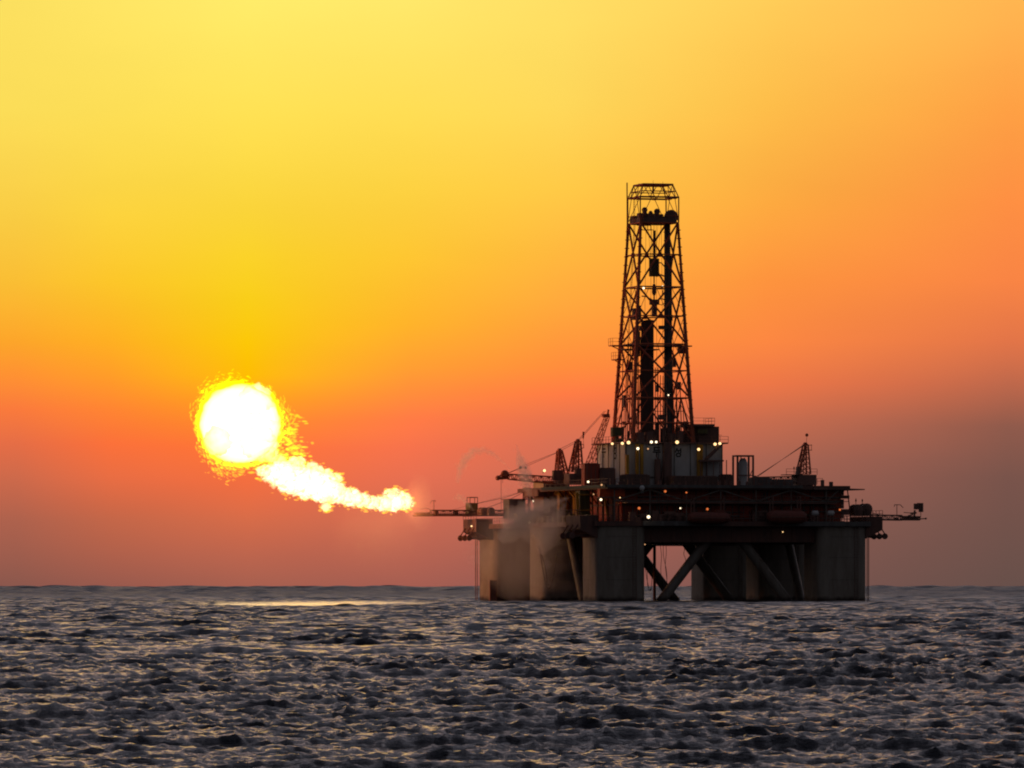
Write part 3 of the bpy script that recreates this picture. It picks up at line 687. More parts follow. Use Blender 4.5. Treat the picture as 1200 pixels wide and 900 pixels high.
# aerials on the right winches
for i, (px, lab) in enumerate(((1003, 'thin whip aerial rising above the left anchor winch on the right corner'), (1010.5, 'thin whip aerial rising above the right anchor winch on the right corner'))):
    a = q(px, 592, 0); t = Thing('whip_aerial', lab, 'aerial', (a[0], 0, a[2]), 'whip aerials')
    t.part('rod', MB().tube(a, q(px, 584 if i == 0 else 586, 0), .06), 'dark'); t.part('lamp', MB().lathe(q(px, 588, 0), [(.1, 0), (.16, .2), (.1, .5)], 8), 'dark')
# control hut on the far left platform
a = q(548, 600, 68); b = q(558.5, 589.5, 68)
t = Thing('control_hut', 'small open steel frame hut beside the root of the burning boom', 'hut', (a[0] + 1, 68, a[2] - .5))
mb = MB(); c = q(549, 588, 68); d = q(558, 583, 68); mb.box((a[0], 67, a[2] - .6), (b[0], 69.5, b[2]), bevel=.1); t.part('wall', mb, 'olive')
mb = MB().path([(c[0], 67, b[2]), (c[0], 67, d[2]), (d[0], 67, d[2]), (d[0], 67, b[2])], .08).path([(c[0], 69, b[2]), (c[0], 69, d[2]), (d[0], 69, d[2]), (d[0], 69, b[2])], .08); mb.box((c[0], 67, d[2]), (d[0], 69, d[2] + .1)); t.part('roof_frame', mb, 'dark')
# grey tarpaulin shed by the kingpost
a = q(593, 600, 62); b = q(612, 583, 62)
t = Thing('storage_shed', 'hazy grey slatted shed standing behind the water spray', 'shed', ((a[0] + b[0]) / 2, 62, PZ))
t.part('wall', MB().box((a[0], 60, PZ), (b[0], 64, b[2] - .5), bevel=.1), 'steelgrey'); t.part('roof', MB().box((a[0] - .3, 59.6, b[2] - .49), (b[0] + .3, 64.4, b[2] - .3)), 'dark')
mb = MB(); [mb.box((a[0] + k * .45, 59.9, PZ + .3), (a[0] + k * .45 + .12, 59.99, b[2] - .6)) for k in range(7)]; t.part('slats', mb, 'dark')
# accommodation/crane-side blocks on the left
a = q(637, 574, 40); b = q(662, 565, 40)
t = Thing('control_cabin', 'long beige cabin on the left deck under the level crane boom', 'cabin', ((a[0] + b[0]) / 2, 42, zA + .9))
t.part('wall', MB().box((a[0], 40, a[2]), (b[0] + 1, 47, b[2]), bevel=.1), 'beige'); t.part('roof', MB().box((a[0] - .4, 39.6, b[2] + .01), (b[0] + 1.2, 47.4, b[2] + .25)), 'dark')
c = q(629, 581.5, 39); t.part('base', MB().box((c[0], 38.5, c[2]), (b[0] + 1.5, 47, a[2] - .01), bevel=.2), 'dark')
c = q(632, 600, 39); t.part('support_frame', MB().box((c[0] + 1, 39.5, zA + .92), (b[0], 46, a[2] - 1.3)), 'hull')
for k in range(4): t.part('window', MB().box((a[0] + .5 + k * 1.1, 39.95, b[2] - 1), (a[0] + 1.1 + k * 1.1, 39.995, b[2] - .45)), 'dark')
# olive/yellow pipe tower
a = q(676, 612, 8); b = q(692, 574, 8)
t = Thing('pump_skid', 'yellow and olive pump skid lit by a lamp at the near left deck corner', 'machinery', ((a[0] + b[0]) / 2, 9, zA + .9))
t.part('frame', MB().box((a[0] + .6, 8, zA + .92), (b[0], 11, b[2] - .2), bevel=.2), 'olive')
t.part('post', MB().tube((a[0] + .1, 7.5, zA + .92), (a[0] - .2, 7.5, b[2] - .5), .35, 8), 'yellow')
t.part('post', MB().tube((a[0] + 4.8, 4, zA + 2), (a[0] + 4.2, 4, b[2] - 1), .22, 8), 'yellow')
t.part('post', MB().tube((b[0] + 4.6, 2, zA + 2), (b[0] + 3.9, 2, b[2] - 1), .22, 8), 'yellow')
t.part('pipe', MB().tube((a[0] - .6, 7.2, zA + 3), (b[0], 7.2, zA + 3.1), .14, 6).tube((a[0] - .6, 7.2, zA + 6), (b[0], 7.2, zA + 6), .14, 6), 'yellow')
# orange container under the deck edge
a = q(702, 582, -2.5); b = q(731.5, 573, -2.5)
t = Thing('orange_container', 'bright orange box container lit by a lamp under the upper deck edge', 'container', ((a[0] + b[0]) / 2, -2, a[2]))
mb = MB().box((a[0], -3.0, a[2]), (b[0], -1.45, b[2] + .05)); t.part('body', mb, 'orange')
mb = MB(); [mb.box((a[0] + .3 + k * .45, -3.08, a[2] + .12), (a[0] + .42 + k * .45, -3.01, b[2] - .1)) for k in range(10)]; t.part('ribs', mb, 'orange')
t.part('base_frame', MB().box((a[0] - .1, -3.15, a[2] - .25), (b[0] + .1, -1.42, a[2] - .01)), 'dark')
# long dark red tanks / lifeboats lower along the near side
M['boat'] = paint('faded_dark_red_paint', (.20, .055, .04), (.13, .04, .03), .5)
def lifeboat(x0, x1, y0, y1, label):
    a = q(x0, y1, -7); b = q(x1, y0, -7)
    t = Thing('lifeboat', label, 'lifeboat', ((a[0] + b[0]) / 2, -7, a[2]), 'enclosed lifeboats hung on the near side')
    L = (b[0] - a[0]) / 2; c = (a[0] + b[0]) / 2; hh = b[2] - a[2]; n = 14
    def sec(k):
        t_ = k / n * 2 - 1; w = 1.35 * max(.0, 1 - abs(t_) ** 9) ** .5 + .03; z = a[2] + .3 * abs(t_) ** 6 * hh
        top = b[2] - .2 * hh * abs(t_) ** 6
        return t_ * L + c, w, z, top
    vs = []; m = 12
    for k in range(n + 1):
        x, w, z, top = sec(k)
        for i in range(m):
            g = 2 * PI * i / m; vs.append((x, -7 + w * math.cos(g), (z + top) / 2 + (top - z) / 2 * math.sin(g)))
    fs = [(k * m + i, k * m + (i + 1) % m, (k + 1) * m + (i + 1) % m, (k + 1) * m + i) for k in range(n) for i in range(m)]
    t.part('hull', MB().add(vs, fs, True).add(vs[:m], [tuple(range(m))[::-1]]).add(vs[-m:], [tuple(range(m))]), 'boat')
    t.part('canopy_hatch', MB().box((c + L * .3, -7.5, b[2] - .25), (c + L * .7, -6.5, b[2] + .35), bevel=.15), 'boat')
    mb = MB(); mb.box((a[0] + .3, -8.42, (a[2] + b[2]) / 2 - .08), (b[0] - .6, -8.36, (a[2] + b[2]) / 2 + .05)); t.part('rubbing_strake', mb, 'dark')
    for uu in (c - L * .7, c + L * .7):
        t.part('davit', MB().path([(uu, -5.2, zA + 1), (uu, -5.2, b[2] + 2.2), (uu, -7, b[2] + 2.6), (uu, -7, b[2] - .1)], .13, 5), 'dark')
lifeboat(806, 856, 600, 614, 'dark red enclosed lifeboat hanging in the middle of the near deck edge')
lifeboat(899, 945, 598, 614, 'dark red enclosed lifeboat hanging near the right front column')
# raft canisters
for i, (px, lab) in enumerate(((957.5, 'left of the two pale raft barrels on the right front deck'), (976, 'right of the two pale raft barrels on the right front deck'))):
    a = q(px - 4, 604, -6); b = q(px + 4, 600, -6); t = Thing('life_raft_canister', lab, 'life raft', ((a[0] + b[0]) / 2, -5.6, zA + .95), 'pale raft barrels')
    c = (a[2] + b[2]) / 2 + .1
    t.part('barrel', MB().lathe((a[0], -5.0, c), [(.25, 0), (.5, .15), (.52, .6), (.5, 1.15), (.25, 1.3)], 14, 'x'), 'white')
    t.part('cradle', MB().box((a[0] + .2, -5.25, zA + .95), (a[0] + .4, -4.75, c - .3)).box((a[0] + .9, -5.25, zA + .95), (a[0] + 1.1, -4.75, c - .3)), 'dark')
# radome
a = q(750, 572, -3.5); t = Thing('satellite_dome', 'small pale round radome on the upper deck edge', 'radome', (a[0], -4.4, a[2] - .9)); t.part('dome', MB().ball((a[0], -4.75, a[2]), .5), 'white'); t.part('stand', MB().lathe((a[0], -4.75, a[2] - 1), [(.3, 0), (.3, .6)], 10), 'steelgrey')
# vent cylinder in its frame
vv = 18
a = q(860.8, 561, vv); b = q(880.8, 533.5, vv)
t = Thing('mud_gas_tank', 'tall grey cylinder tank inside an open dark square frame', 'tank', ((a[0] + b[0]) / 2, vv, UZ - .25))
mb = MB()
for uu in (a[0] + .15, b[0] - .15):
    for dv in (-1.3, 1.3): mb.box((uu - .16, vv + dv - .16, UZ - .2), (uu + .16, vv + dv + .16, b[2] - .32))
mb.box((a[0], vv - 1.5, b[2] - .3), (b[0], vv + 1.5, b[2])); mb.tube((b[0] - .1, vv - 1.4, UZ + 3.5), (b[0] - .1, vv + 1.4, UZ + 1.5), .07); mb.box((a[0], vv - 1.4, UZ + 1.9), (b[0], vv - 1.2, UZ + 2.1))
t.part('frame', mb, 'dark')
c = q(870.6, 540, vv); t.part('cylinder', MB().lathe((c[0], vv, UZ - .2), [(.88, 0), (.88, c[2] - UZ - .2), (.6, c[2] - UZ + .5), (.25, c[2] - UZ + .7)], 20), 'white')
t.part('nozzle', MB().tube((c[0] - .4, vv, c[2] + .2), (c[0] - .4, vv, c[2] + .75), .1).tube((c[0] + .35, vv, c[2] + .2), (c[0] + .35, vv, c[2] + .6), .1), 'steelgrey')
# red deck stores / reels
def block(name, x0, x1, y0, v, dv, mat, label, cat, bev=.2, zb=None, extra=None):
    a = q(x0, 560, v); b = q(x1, y0, v); zb = UZ - .24 if zb is None else zb
    t = Thing(name, label, cat, ((a[0] + b[0]) / 2, v, zb))
    t.part('body', MB().box((a[0], v, zb), (b[0], v + dv, b[2]), bevel=bev), mat)
    mb = MB(); n = max(2, int((b[0] - a[0]) / .9))
    for k in range(n): mb.box((a[0] + .25 + k * (b[0] - a[0] - .5) / n, v - .06, zb + .15), (a[0] + .35 + k * (b[0] - a[0] - .5) / n, v - .002, b[2] - .15))
    t.part('ribs', mb, 'dark')
    mb = MB().box((a[0] + .4, v + .3, b[2] + .002), (b[0] - .4, v + dv - .3, b[2] + .14)); t.part('lid', mb, 'dark')
    return t
block('deck_container', 686, 704, 543.5, 8, 3, 'red', 'dark red container beside the left foot of the pale house', 'container', .5)
block('winch_cabin', 704, 722, 549, 7.5, 3, 'dark', 'dark machinery cabin right of the dark red container on the left deck', 'cabin', .4)
block('deck_container', 846, 860, 556.5, 10, 4, 'hull', 'low dark container between the pale house and the framed tank', 'container')
block('deck_container', 882, 905, 560, 6, 3, 'steelgrey', 'low grey container right of the framed tank', 'container', .1)
block('deck_container', 905, 930, 562.5, 7, 3, 'steelgrey', 'low grey container left of the right hand crane', 'container', .1)
block('pipe_rack', 735, 762, 556.5, 4, 5, 'pipe', 'dark rack of pipes laid in front of the pale house, left part', 'pipe rack')
block('pipe_rack', 790, 842, 558.5, 4, 5, 'pipe', 'dark rack of pipes laid in front of the pale house, right part', 'pipe rack')
# small stump post on the deck between tank and crane
a = q(885, 559, 8); t = Thing('air_vent', 'small mushroom vent standing on the low grey container', 'vent', (a[0], 8, UZ + .6)); t.part('stem', MB().tube((a[0], 8, UZ), a, .15), 'dark'); t.part('cap', MB().ball((a[0], 8, a[2] + .1), .28, 10, .7), 'dark')
a = q(696, 535, 12)
mb = MB(); mb.ball(q(690, 541, 12), 1.0); 

# ================================================================== FLOODLIGHTS
lampdata = [
 (717.5, 520, 11, .36, 'lamp_warm', 'floodlight over the left wall of the pale house, nearest its far end'),
 (729.3, 519.6, 10.5, .42, 'lamp_warm', 'floodlight over the left wall of the pale house, just left of its corner'),
 (736.6, 518.6, 10.5, .50, 'lamp_warm', 'big floodlight on the front left corner of the pale house roof'),
 (747.5, 525.7, 10, .40, 'lamp_white', 'floodlight below the roof edge at the top of the left yellow posts'),
 (759.4, 526, 10, .24, 'lamp_dim', 'dim small lamp below the roof edge left of the front lettering'),
 (763.4, 518, 10.5, .40, 'lamp_white', 'left lamp of the close pair above the front lettering'),
 (769, 518, 10.5, .34, 'lamp_white', 'right lamp of the close pair above the front lettering'),
 (793.5, 518.2, 10.5, .50, 'lamp_warm', 'big floodlight above the second front letter of the pale house'),
 (818.8, 526.6, 9.8, .42, 'lamp_warm', 'floodlight on top of the right yellow posts'),
 (838, 520.5, 10.5, .44, 'lamp_warm', 'left lamp of the pair at the right roof corner of the pale house'),
 (843.6, 519.8, 10.5, .42, 'lamp_warm', 'right lamp of the pair at the right roof corner of the pale house'),
 (754.2, 337.6, 17, .32, 'lamp_white', 'left lamp on the bridge inside the derrick below the hoist block'),
 (776.5, 335.5, 17, .26, 'lamp_white', 'right lamp on the bridge inside the derrick below the hoist block'),
 (783.3, 463, 17, .22, 'lamp_white', 'lone lamp halfway up the derrick in front of the standpipe'),
 (626, 587, 60, .46, 'lamp_white', 'lamp beside the slanting king post of the burning boom'),
 (638, 551.5, 28, .42, 'lamp_warm', 'lamp above the level crane boom by its cab'),
 (689.3, 564.6, 6, .32, 'lamp_white', 'lamp under the raised crane at the left upper deck edge'),
 (704.2, 585.5, -4.4, .36, 'lamp_white', 'lamp below the left end of the orange container'),
 (726.6, 583.2, -4.4, .16, 'lamp_warm', 'tiny lamp below the right end of the orange container'),
 (705, 568.2, -4.6, .28, 'lamp_dim', 'dim lamp above the left end of the orange container'),
 (695.6, 579.2, 2, .2, 'lamp_dim', 'dim small lamp left of the orange container'),
 (760, 605.8, -6.3, .46, 'lamp_white', 'brightest white lamp on the near deck edge right of the front left column'),
 (620.2, 612.8, 40, .34, 'lamp_warm', 'lamp low on the deck edge behind the spray, above the far left column'),
 (666.8, 612.3, 12, .36, 'lamp_white', 'left lamp of the two at the deck edge above the middle left column'),
 (680.6, 610.6, 4, .34, 'lamp_white', 'right lamp of the two at the deck edge above the middle left column'),
 (797.3, 595.6, -4.8, .22, 'lamp_white', 'small white lamp in the middle of the deck truss'),
 (829, 596.6, -4.8, .36, 'lamp_red', 'dull orange lamp above the middle lifeboat'),
 (749, 595.6, -4.8, .40, 'lamp_red', 'dull orange lamp above and left of the brightest deck edge lamp'),
 (779.6, 575.8, -4.6, .36, 'lamp_red', 'dull orange lamp under the upper deck edge below the duct'),
 (804.4, 577.2, -4.6, .26, 'lamp_red', 'faint orange lamp under the upper deck edge at a truss joint'),
 (984.2, 597.3, -4.8, .30, 'lamp_red', 'orange lamp at the right end of the near deck wall'),
 (917.3, 623.4, -3.4, .16, 'lamp_warm', 'tiny pinkish lamp below the right lifeboat'),
 (552.6, 616.6, 62, .26, 'lamp_warm', 'small lamp under the far left corner platform'),
 (755.8, 638, 3.5, .18, 'lamp_dim', 'faint lamp under the deck beside the front left column'),
]
for (px, py, v, r, mat, lab) in lampdata:
    p = q(px, py, v)
    t = Thing('floodlight', lab, 'lamp', p, 'lamps on the rig')
    t.part('lens', MB().ball(p, r * .66, 14, .95), mat)
    t.part('housing', MB().lathe((p[0], v + r * .5, p[2]), [(r * .7, 0), (r * .7, r * .5), (r * .3, r * .9)], 10, 'y').tube((p[0], v + r, p[2]), (p[0], v + r + .5, p[2] - r * 1.2), .07, 5), 'dark')

# ================================================================== FLARE FLAME
def volmat(name, c, s):
    m = bpy.data.materials.new(name); m.use_nodes = True; nt = m.node_tree; nt.nodes.clear()
    o = nt.nodes.new('ShaderNodeOutputMaterial'); e = nt.nodes.new('ShaderNodeEmission')
    e.inputs['Color'].default_value = (*c, 1); e.inputs['Strength'].default_value = s
    nt.links.new(e.outputs[0], o.inputs['Volume']); return m
M['fire_core'] = volmat('white_hot_fire', (1, .70, .38), .36)
M['fire_edge'] = volmat('yellow_fire_shreds', (1, .58, .0), 1.3)
M['fire_tail'] = volmat('flame_tongue_fire', (1, .70, .34), 1.15)
def fb(p, o=4):
    s = 0; a = 1
    for k in range(o): s += a * noise.noise(p * (2 ** k)); a *= .55
    return s
ICO = {}
def lump(bm_, c, r, sub, amp, freq, seed, stretch=(1, 1, 1), rot=None):
    if sub not in ICO:
        b = bmesh.new(); bmesh.ops.create_icosphere(b, subdivisions=sub, radius=1); b.verts.ensure_lookup_table()
        ICO[sub] = ([v.co.normalized() for v in b.verts], [tuple(x.index for x in f.verts) for f in b.faces]); b.free()
    vs_, fs_ = ICO[sub]; o = len(bm_.v); c = Vector(c)
    for n in vs_:
        d = 1 + amp * fb(n * freq + Vector((seed, seed * 1.7, -seed)))
        w = Vector((n.x * stretch[0], n.y * stretch[1], n.z * stretch[2])) * r * d
        if rot: w = rot @ w
        bm_.v.append(tuple(w + c))
    bm_.f += [tuple(i + o for i in f) for f in fs_]; bm_.smooth += [True] * len(fs_)
FV = 62.0
def wq(px, py): return q(px, py, FV)
fc = wq(281, 497)
fl = Thing('flare_flame', 'huge white hot flare flame ending in a round yellow edged fireball', 'flame', wq(484, 600))
fpx = 1342 / F
rr = random.Random(5)
mb = MB(); lump(mb, fc, 7.75, 6, .065, 2.8, 3.3, (1.02, .9, .98))
for (x, y, r) in ((305, 520, 20), (255, 517, 15), (300, 468, 18), (316, 505, 12), (318, 533, 9), (328, 541, 8), (334, 549, 9)): lump(mb, wq(x, y), r * fpx, 5, .28, 2.2, x * .1)
fl.part('fireball', mb, M['fire_core'])
# shredded shell: flecks around the ball
mb = MB()
for i in range(4200):
    g = rr.uniform(0, 2 * PI); el = math.asin(rr.uniform(-1, 1))
    lim = 1.0 + .10 * math.sin(3 * g + 1) 
    R = rr.triangular(6.9, 11.2, 8.3) * lim * (.95 + .12 * noise.noise(Vector((math.cos(g) * 2, math.sin(g) * 2, el))))
    d = Vector((math.cos(g) * math.cos(el), math.sin(el) * .9, math.sin(g) * math.cos(el)))
    c = Vector(fc) + d * R
    tang = Vector((-math.sin(g), 0, math.cos(g))); rot = Vector((1, 0, 0)).rotation_difference((tang + d * rr.uniform(-.8, .8)).normalized()).to_matrix()
    lump(mb, c, rr.uniform(.16, .46) * (1.3 if R < 8.6 else .75), 1, .5, 1.5, i * .37, (rr.uniform(1, 2.4), .8, rr.uniform(.5, .9)), rot)
for i in range(600):      # torn flame where the tongue rises into the ball
    t = rr.random(); x = 346 - 62 * t + rr.gauss(0, 9); y = 556 - 34 * t + rr.gauss(0, 9)
    if rr.random() < .35: x = 340 + rr.gauss(0, 9); y = 525 + rr.gauss(0, 16)
    c = wq(x, y); lump(mb, (c[0], c[1] + rr.uniform(-2, 2), c[2]), rr.uniform(.14, .5), 1, .5, 1.5, i * .53, (rr.uniform(1, 2.4), .8, rr.uniform(.5, .9)))
tag(fl.part('fireball_fringe', mb, M['fire_edge']), kind='stuff')
# tongue from the burner to the ball
tail = [(309, 552, 8), (317, 555, 12), (328, 556, 16), (345, 541, 7), (352, 540, 6), (366, 547, 7), (393, 560, 7), (342, 562, 19), (356, 565, 20), (369, 568, 21), (380, 572, 19), (390, 577, 14), (400, 580, 12), (412, 583, 12), (424, 586, 10), (436, 589, 9), (448, 590, 10), (460, 588, 13), (470, 587, 12), (478, 590, 7), (456, 579, 7), (463, 577, 6), (336, 548, 9), (394, 561, 7), (386, 556, 5), (382, 594, 6), (372, 552, 8), (350, 545, 7)]
mb = MB()
for i, (x, y, r) in enumerate(tail): lump(mb, wq(x, y), r * fpx * .94, 5 if r > 9 else 4, .34, 2.9, i * 2.3 + 1, (1.15, .75, .92))
fl.part('flame_tongue', mb, M['fire_tail'])
mb = MB()
for i in range(700):
    k = rr.randrange(len(tail)); x, y, r = tail[k]; g = rr.uniform(0, 2 * PI); e = rr.uniform(.8, 1.3)
    if k < 6 and rr.random() < .6: x, y, r = 335 + rr.uniform(-30, 26), 538 + rr.uniform(-14, 16), 10; e = rr.uniform(0, 1.2)
    c = wq(x + math.cos(g) * r * e * 1.1, y + math.sin(g) * r * e * .95); c = (c[0], c[1] + rr.uniform(-1.5, 1.5), c[2])
    lump(mb, c, rr.uniform(.12, .42), 1, .5, 1.5, i * .71, (rr.uniform(1, 2), .8, rr.uniform(.6, 1)))
tag(fl.part('flame_shreds', mb, M['fire_edge']), kind='stuff')

# light cast by the flame
def plight(px, py, power, rad, c=(1, .31, .10)):
    L = bpy.data.lights.new('flame_glow', 'POINT'); L.energy = power; L.shadow_soft_size = rad; L.color = c
    o = bpy.data.objects.new('flame_glow', L); col.objects.link(o); o.location = W(wq(px, py)); o.visible_glossy = False; return o   # the flame meshes themselves are what the water mirrors
plight(282, 497, 44000, 7.0); plight(370, 570, 19000, 2.4); plight(466, 588, 5000, 1.2)

# ================================================================== WATER SPRAY (volumes)
def mist(name, dens, c):
    m = bpy.data.materials.new(name); m.use_nodes = True; nt = m.node_tree; n = nt.nodes; n.clear()
    o = n.new('ShaderNodeOutputMaterial'); s = n.new('ShaderNodeVolumeScatter')
    s.inputs['Color'].default_value = (*c, 1); s.inputs['Anisotropy'].default_value = .1; s.inputs['Density'].default_value = dens
    nt.links.new(s.outputs[0], o.inputs['Volume']); return m
def blob_obj(name, label, cat, pts, v, thick, mat, group=None, layers=5, rough=.35, fq=1.0, loose=0):
    """a drifting body of droplets: nested ragged hulls along a path of (px, py, r) points, denser towards the axis"""
    cx = sum(q(p[0], p[1], v)[0] for p in pts) / len(pts); cz = sum(q(p[0], p[1], v)[2] for p in pts) / len(pts)
    t = Thing(name, label, cat, (cx, v, cz), group)
    P0 = [Vector(q(p[0], p[1], v)) for p in pts]; R0 = [p[2] * .163 for p in pts]
    # resample
    P = []; R = []; K = 8
    for i in range(len(P0) - 1):
        for k in range(K):
            f = k / K; P.append(P0[i].lerp(P0[i + 1], f)); R.append(R0[i] * (1 - f) + R0[i + 1] * f)
    P.append(P0[-1]); R.append(R0[-1]); n = 28; m = len(P)
    for L in range(layers):
        sc_ = 1.15 - L / layers; mb = MB(); vs = []
        for i, p in enumerate(P):
            d = (P[min(i + 1, m - 1)] - P[max(i - 1, 0)]).normalized(); s_ = Vector((0, 1, 0)); up = d.cross(s_).normalized()
            end = min(1, .25 + 3.0 * min(i, m - 1 - i) / m) if i > 3 else .25 + .75 * i / 4
            for k in range(n):
                g = 2 * PI * k / n; w_ = s_ * math.cos(g) * thick + up * math.sin(g)
                nn = fb((p + w_ * R[i]) * (.55 * fq) + Vector((L * 7.7, v, L)), 4)
                vs.append(p + w_ * R[i] * sc_ * end * max(.15, 1 + rough * nn))
        mb.add(vs, [(a * n + k, a * n + (k + 1) % n, (a + 1) * n + (k + 1) % n, (a + 1) * n + k) for a in range(m - 1) for k in range(n)] + [tuple(range(n))[::-1], tuple(range((m - 1) * n, m * n))], True)
        t.part('droplet_layer', mb, mat)
    for k in range(loose):     # torn wisps around the body
        i = rr.randrange(2, m - 1); g = rr.uniform(0, 2 * PI); p = P[i] + Vector((math.cos(g), rr.uniform(-.5, .5) * thick, math.sin(g))) * R[i] * rr.uniform(.7, 1.25)
        mb = MB(); lump(mb, p, rr.uniform(.15, .5) * (R[i] ** .5), 2, .5, 1.6, k * .9, (rr.uniform(.8, 1.8), .8, rr.uniform(.7, 1.4))); t.part('wisp', mb, mat)
    return t
SPC = (.93, .90, .88)
curt = mist('falling_spray', .020, SPC); jet = mist('jet_spray', .17, SPC); arc = mist('arc_spray', .15, SPC); thin = mist('thin_warm_smoke', .0012, (1, .8, .6)); smk = mist('warm_smoke', .007, (1, .78, .55))
blob_obj('water_curtain', 'broad grey mist of cooling water falling in front of the far left columns', 'water spray',
         [(640, 588, 12), (632, 604, 30), (622, 626, 46), (612, 652, 54), (604, 680, 56), (598, 704, 50)], 18, .30, curt, layers=7, rough=.45)
blob_obj('water_jet', 'strong pale water jet slanting down to the left from the pump skid', 'water spray',
         [(668, 583, 2.5), (654, 588, 6), (636, 596, 11), (618, 606, 16), (602, 618, 20), (586, 634, 22)], 6, .5, jet, 'water jets', 6, .5, 1.4, 10)
blob_obj('water_jet', 'short pale water jet fanning below the beige cabin', 'water spray',
         [(664, 588, 3), (656, 600, 8), (648, 614, 13), (640, 630, 16), (634, 650, 16)], 5, .5, jet, 'water jets', 5, .5, 1.2, 8)
blob_obj('water_jet', 'upright plume of water standing behind the level crane boom', 'water spray',
         [(622, 584, 3), (618, 570, 8), (615, 556, 9), (610, 540, 7), (605, 520, 3)], 25, .6, arc, 'water jets', 5, .45, 1.5, 10)
blob_obj('water_jet', 'thin arching water jet high over the crane boom tip', 'water spray',
         [(600, 552, 1.2), (590, 542, 2.2), (578, 532, 3.2), (566, 527, 4), (555, 529, 5), (545, 538, 6), (539, 550, 7), (536, 566, 8)], 40, .7, arc, 'water jets', 4, .6, 2.0, 16)
blob_obj('water_jet', 'low pale water jet arching over the root of the burning boom', 'water spray',
         [(556, 600, 1.5), (550, 592, 3), (543, 585, 3.5), (536, 582, 4), (530, 585, 4)], 60, .7, arc, 'water jets', 3, .5, 2.0, 5)
t = Thing('smoke_haze', 'faint glowing warm haze at the burner tip between boom and flame', 'smoke', q(490, 592, 58))
for L in range(9):
    mb = MB(); k = 1 - L / 10; lump(mb, q(492 - L * .6, 590, 58), 27 * .167 * k, 4, .22, 1.5, L * 3.1, (.75, .7, 1.25)); t.part('haze_layer', mb, smk)
for L in range(9):
    mb = MB(); k = 1 - L / 10; lump(mb, q(448, 628 - L, 58), 52 * .167 * k, 4, .28, 1.3, L * 1.7 + 9, (1.2, .7, 1.0)); t.part('haze_layer', mb, thin)
blob_obj('water_mist', 'thin veil of drifting mist over the left end of the deck', 'mist',
         [(600, 560, 6), (594, 578, 16), (585, 596, 24), (576, 620, 28), (566, 655, 26), (560, 690, 18)], 10, .4, mist('thin_mist', .012, SPC), None, 5, .4)

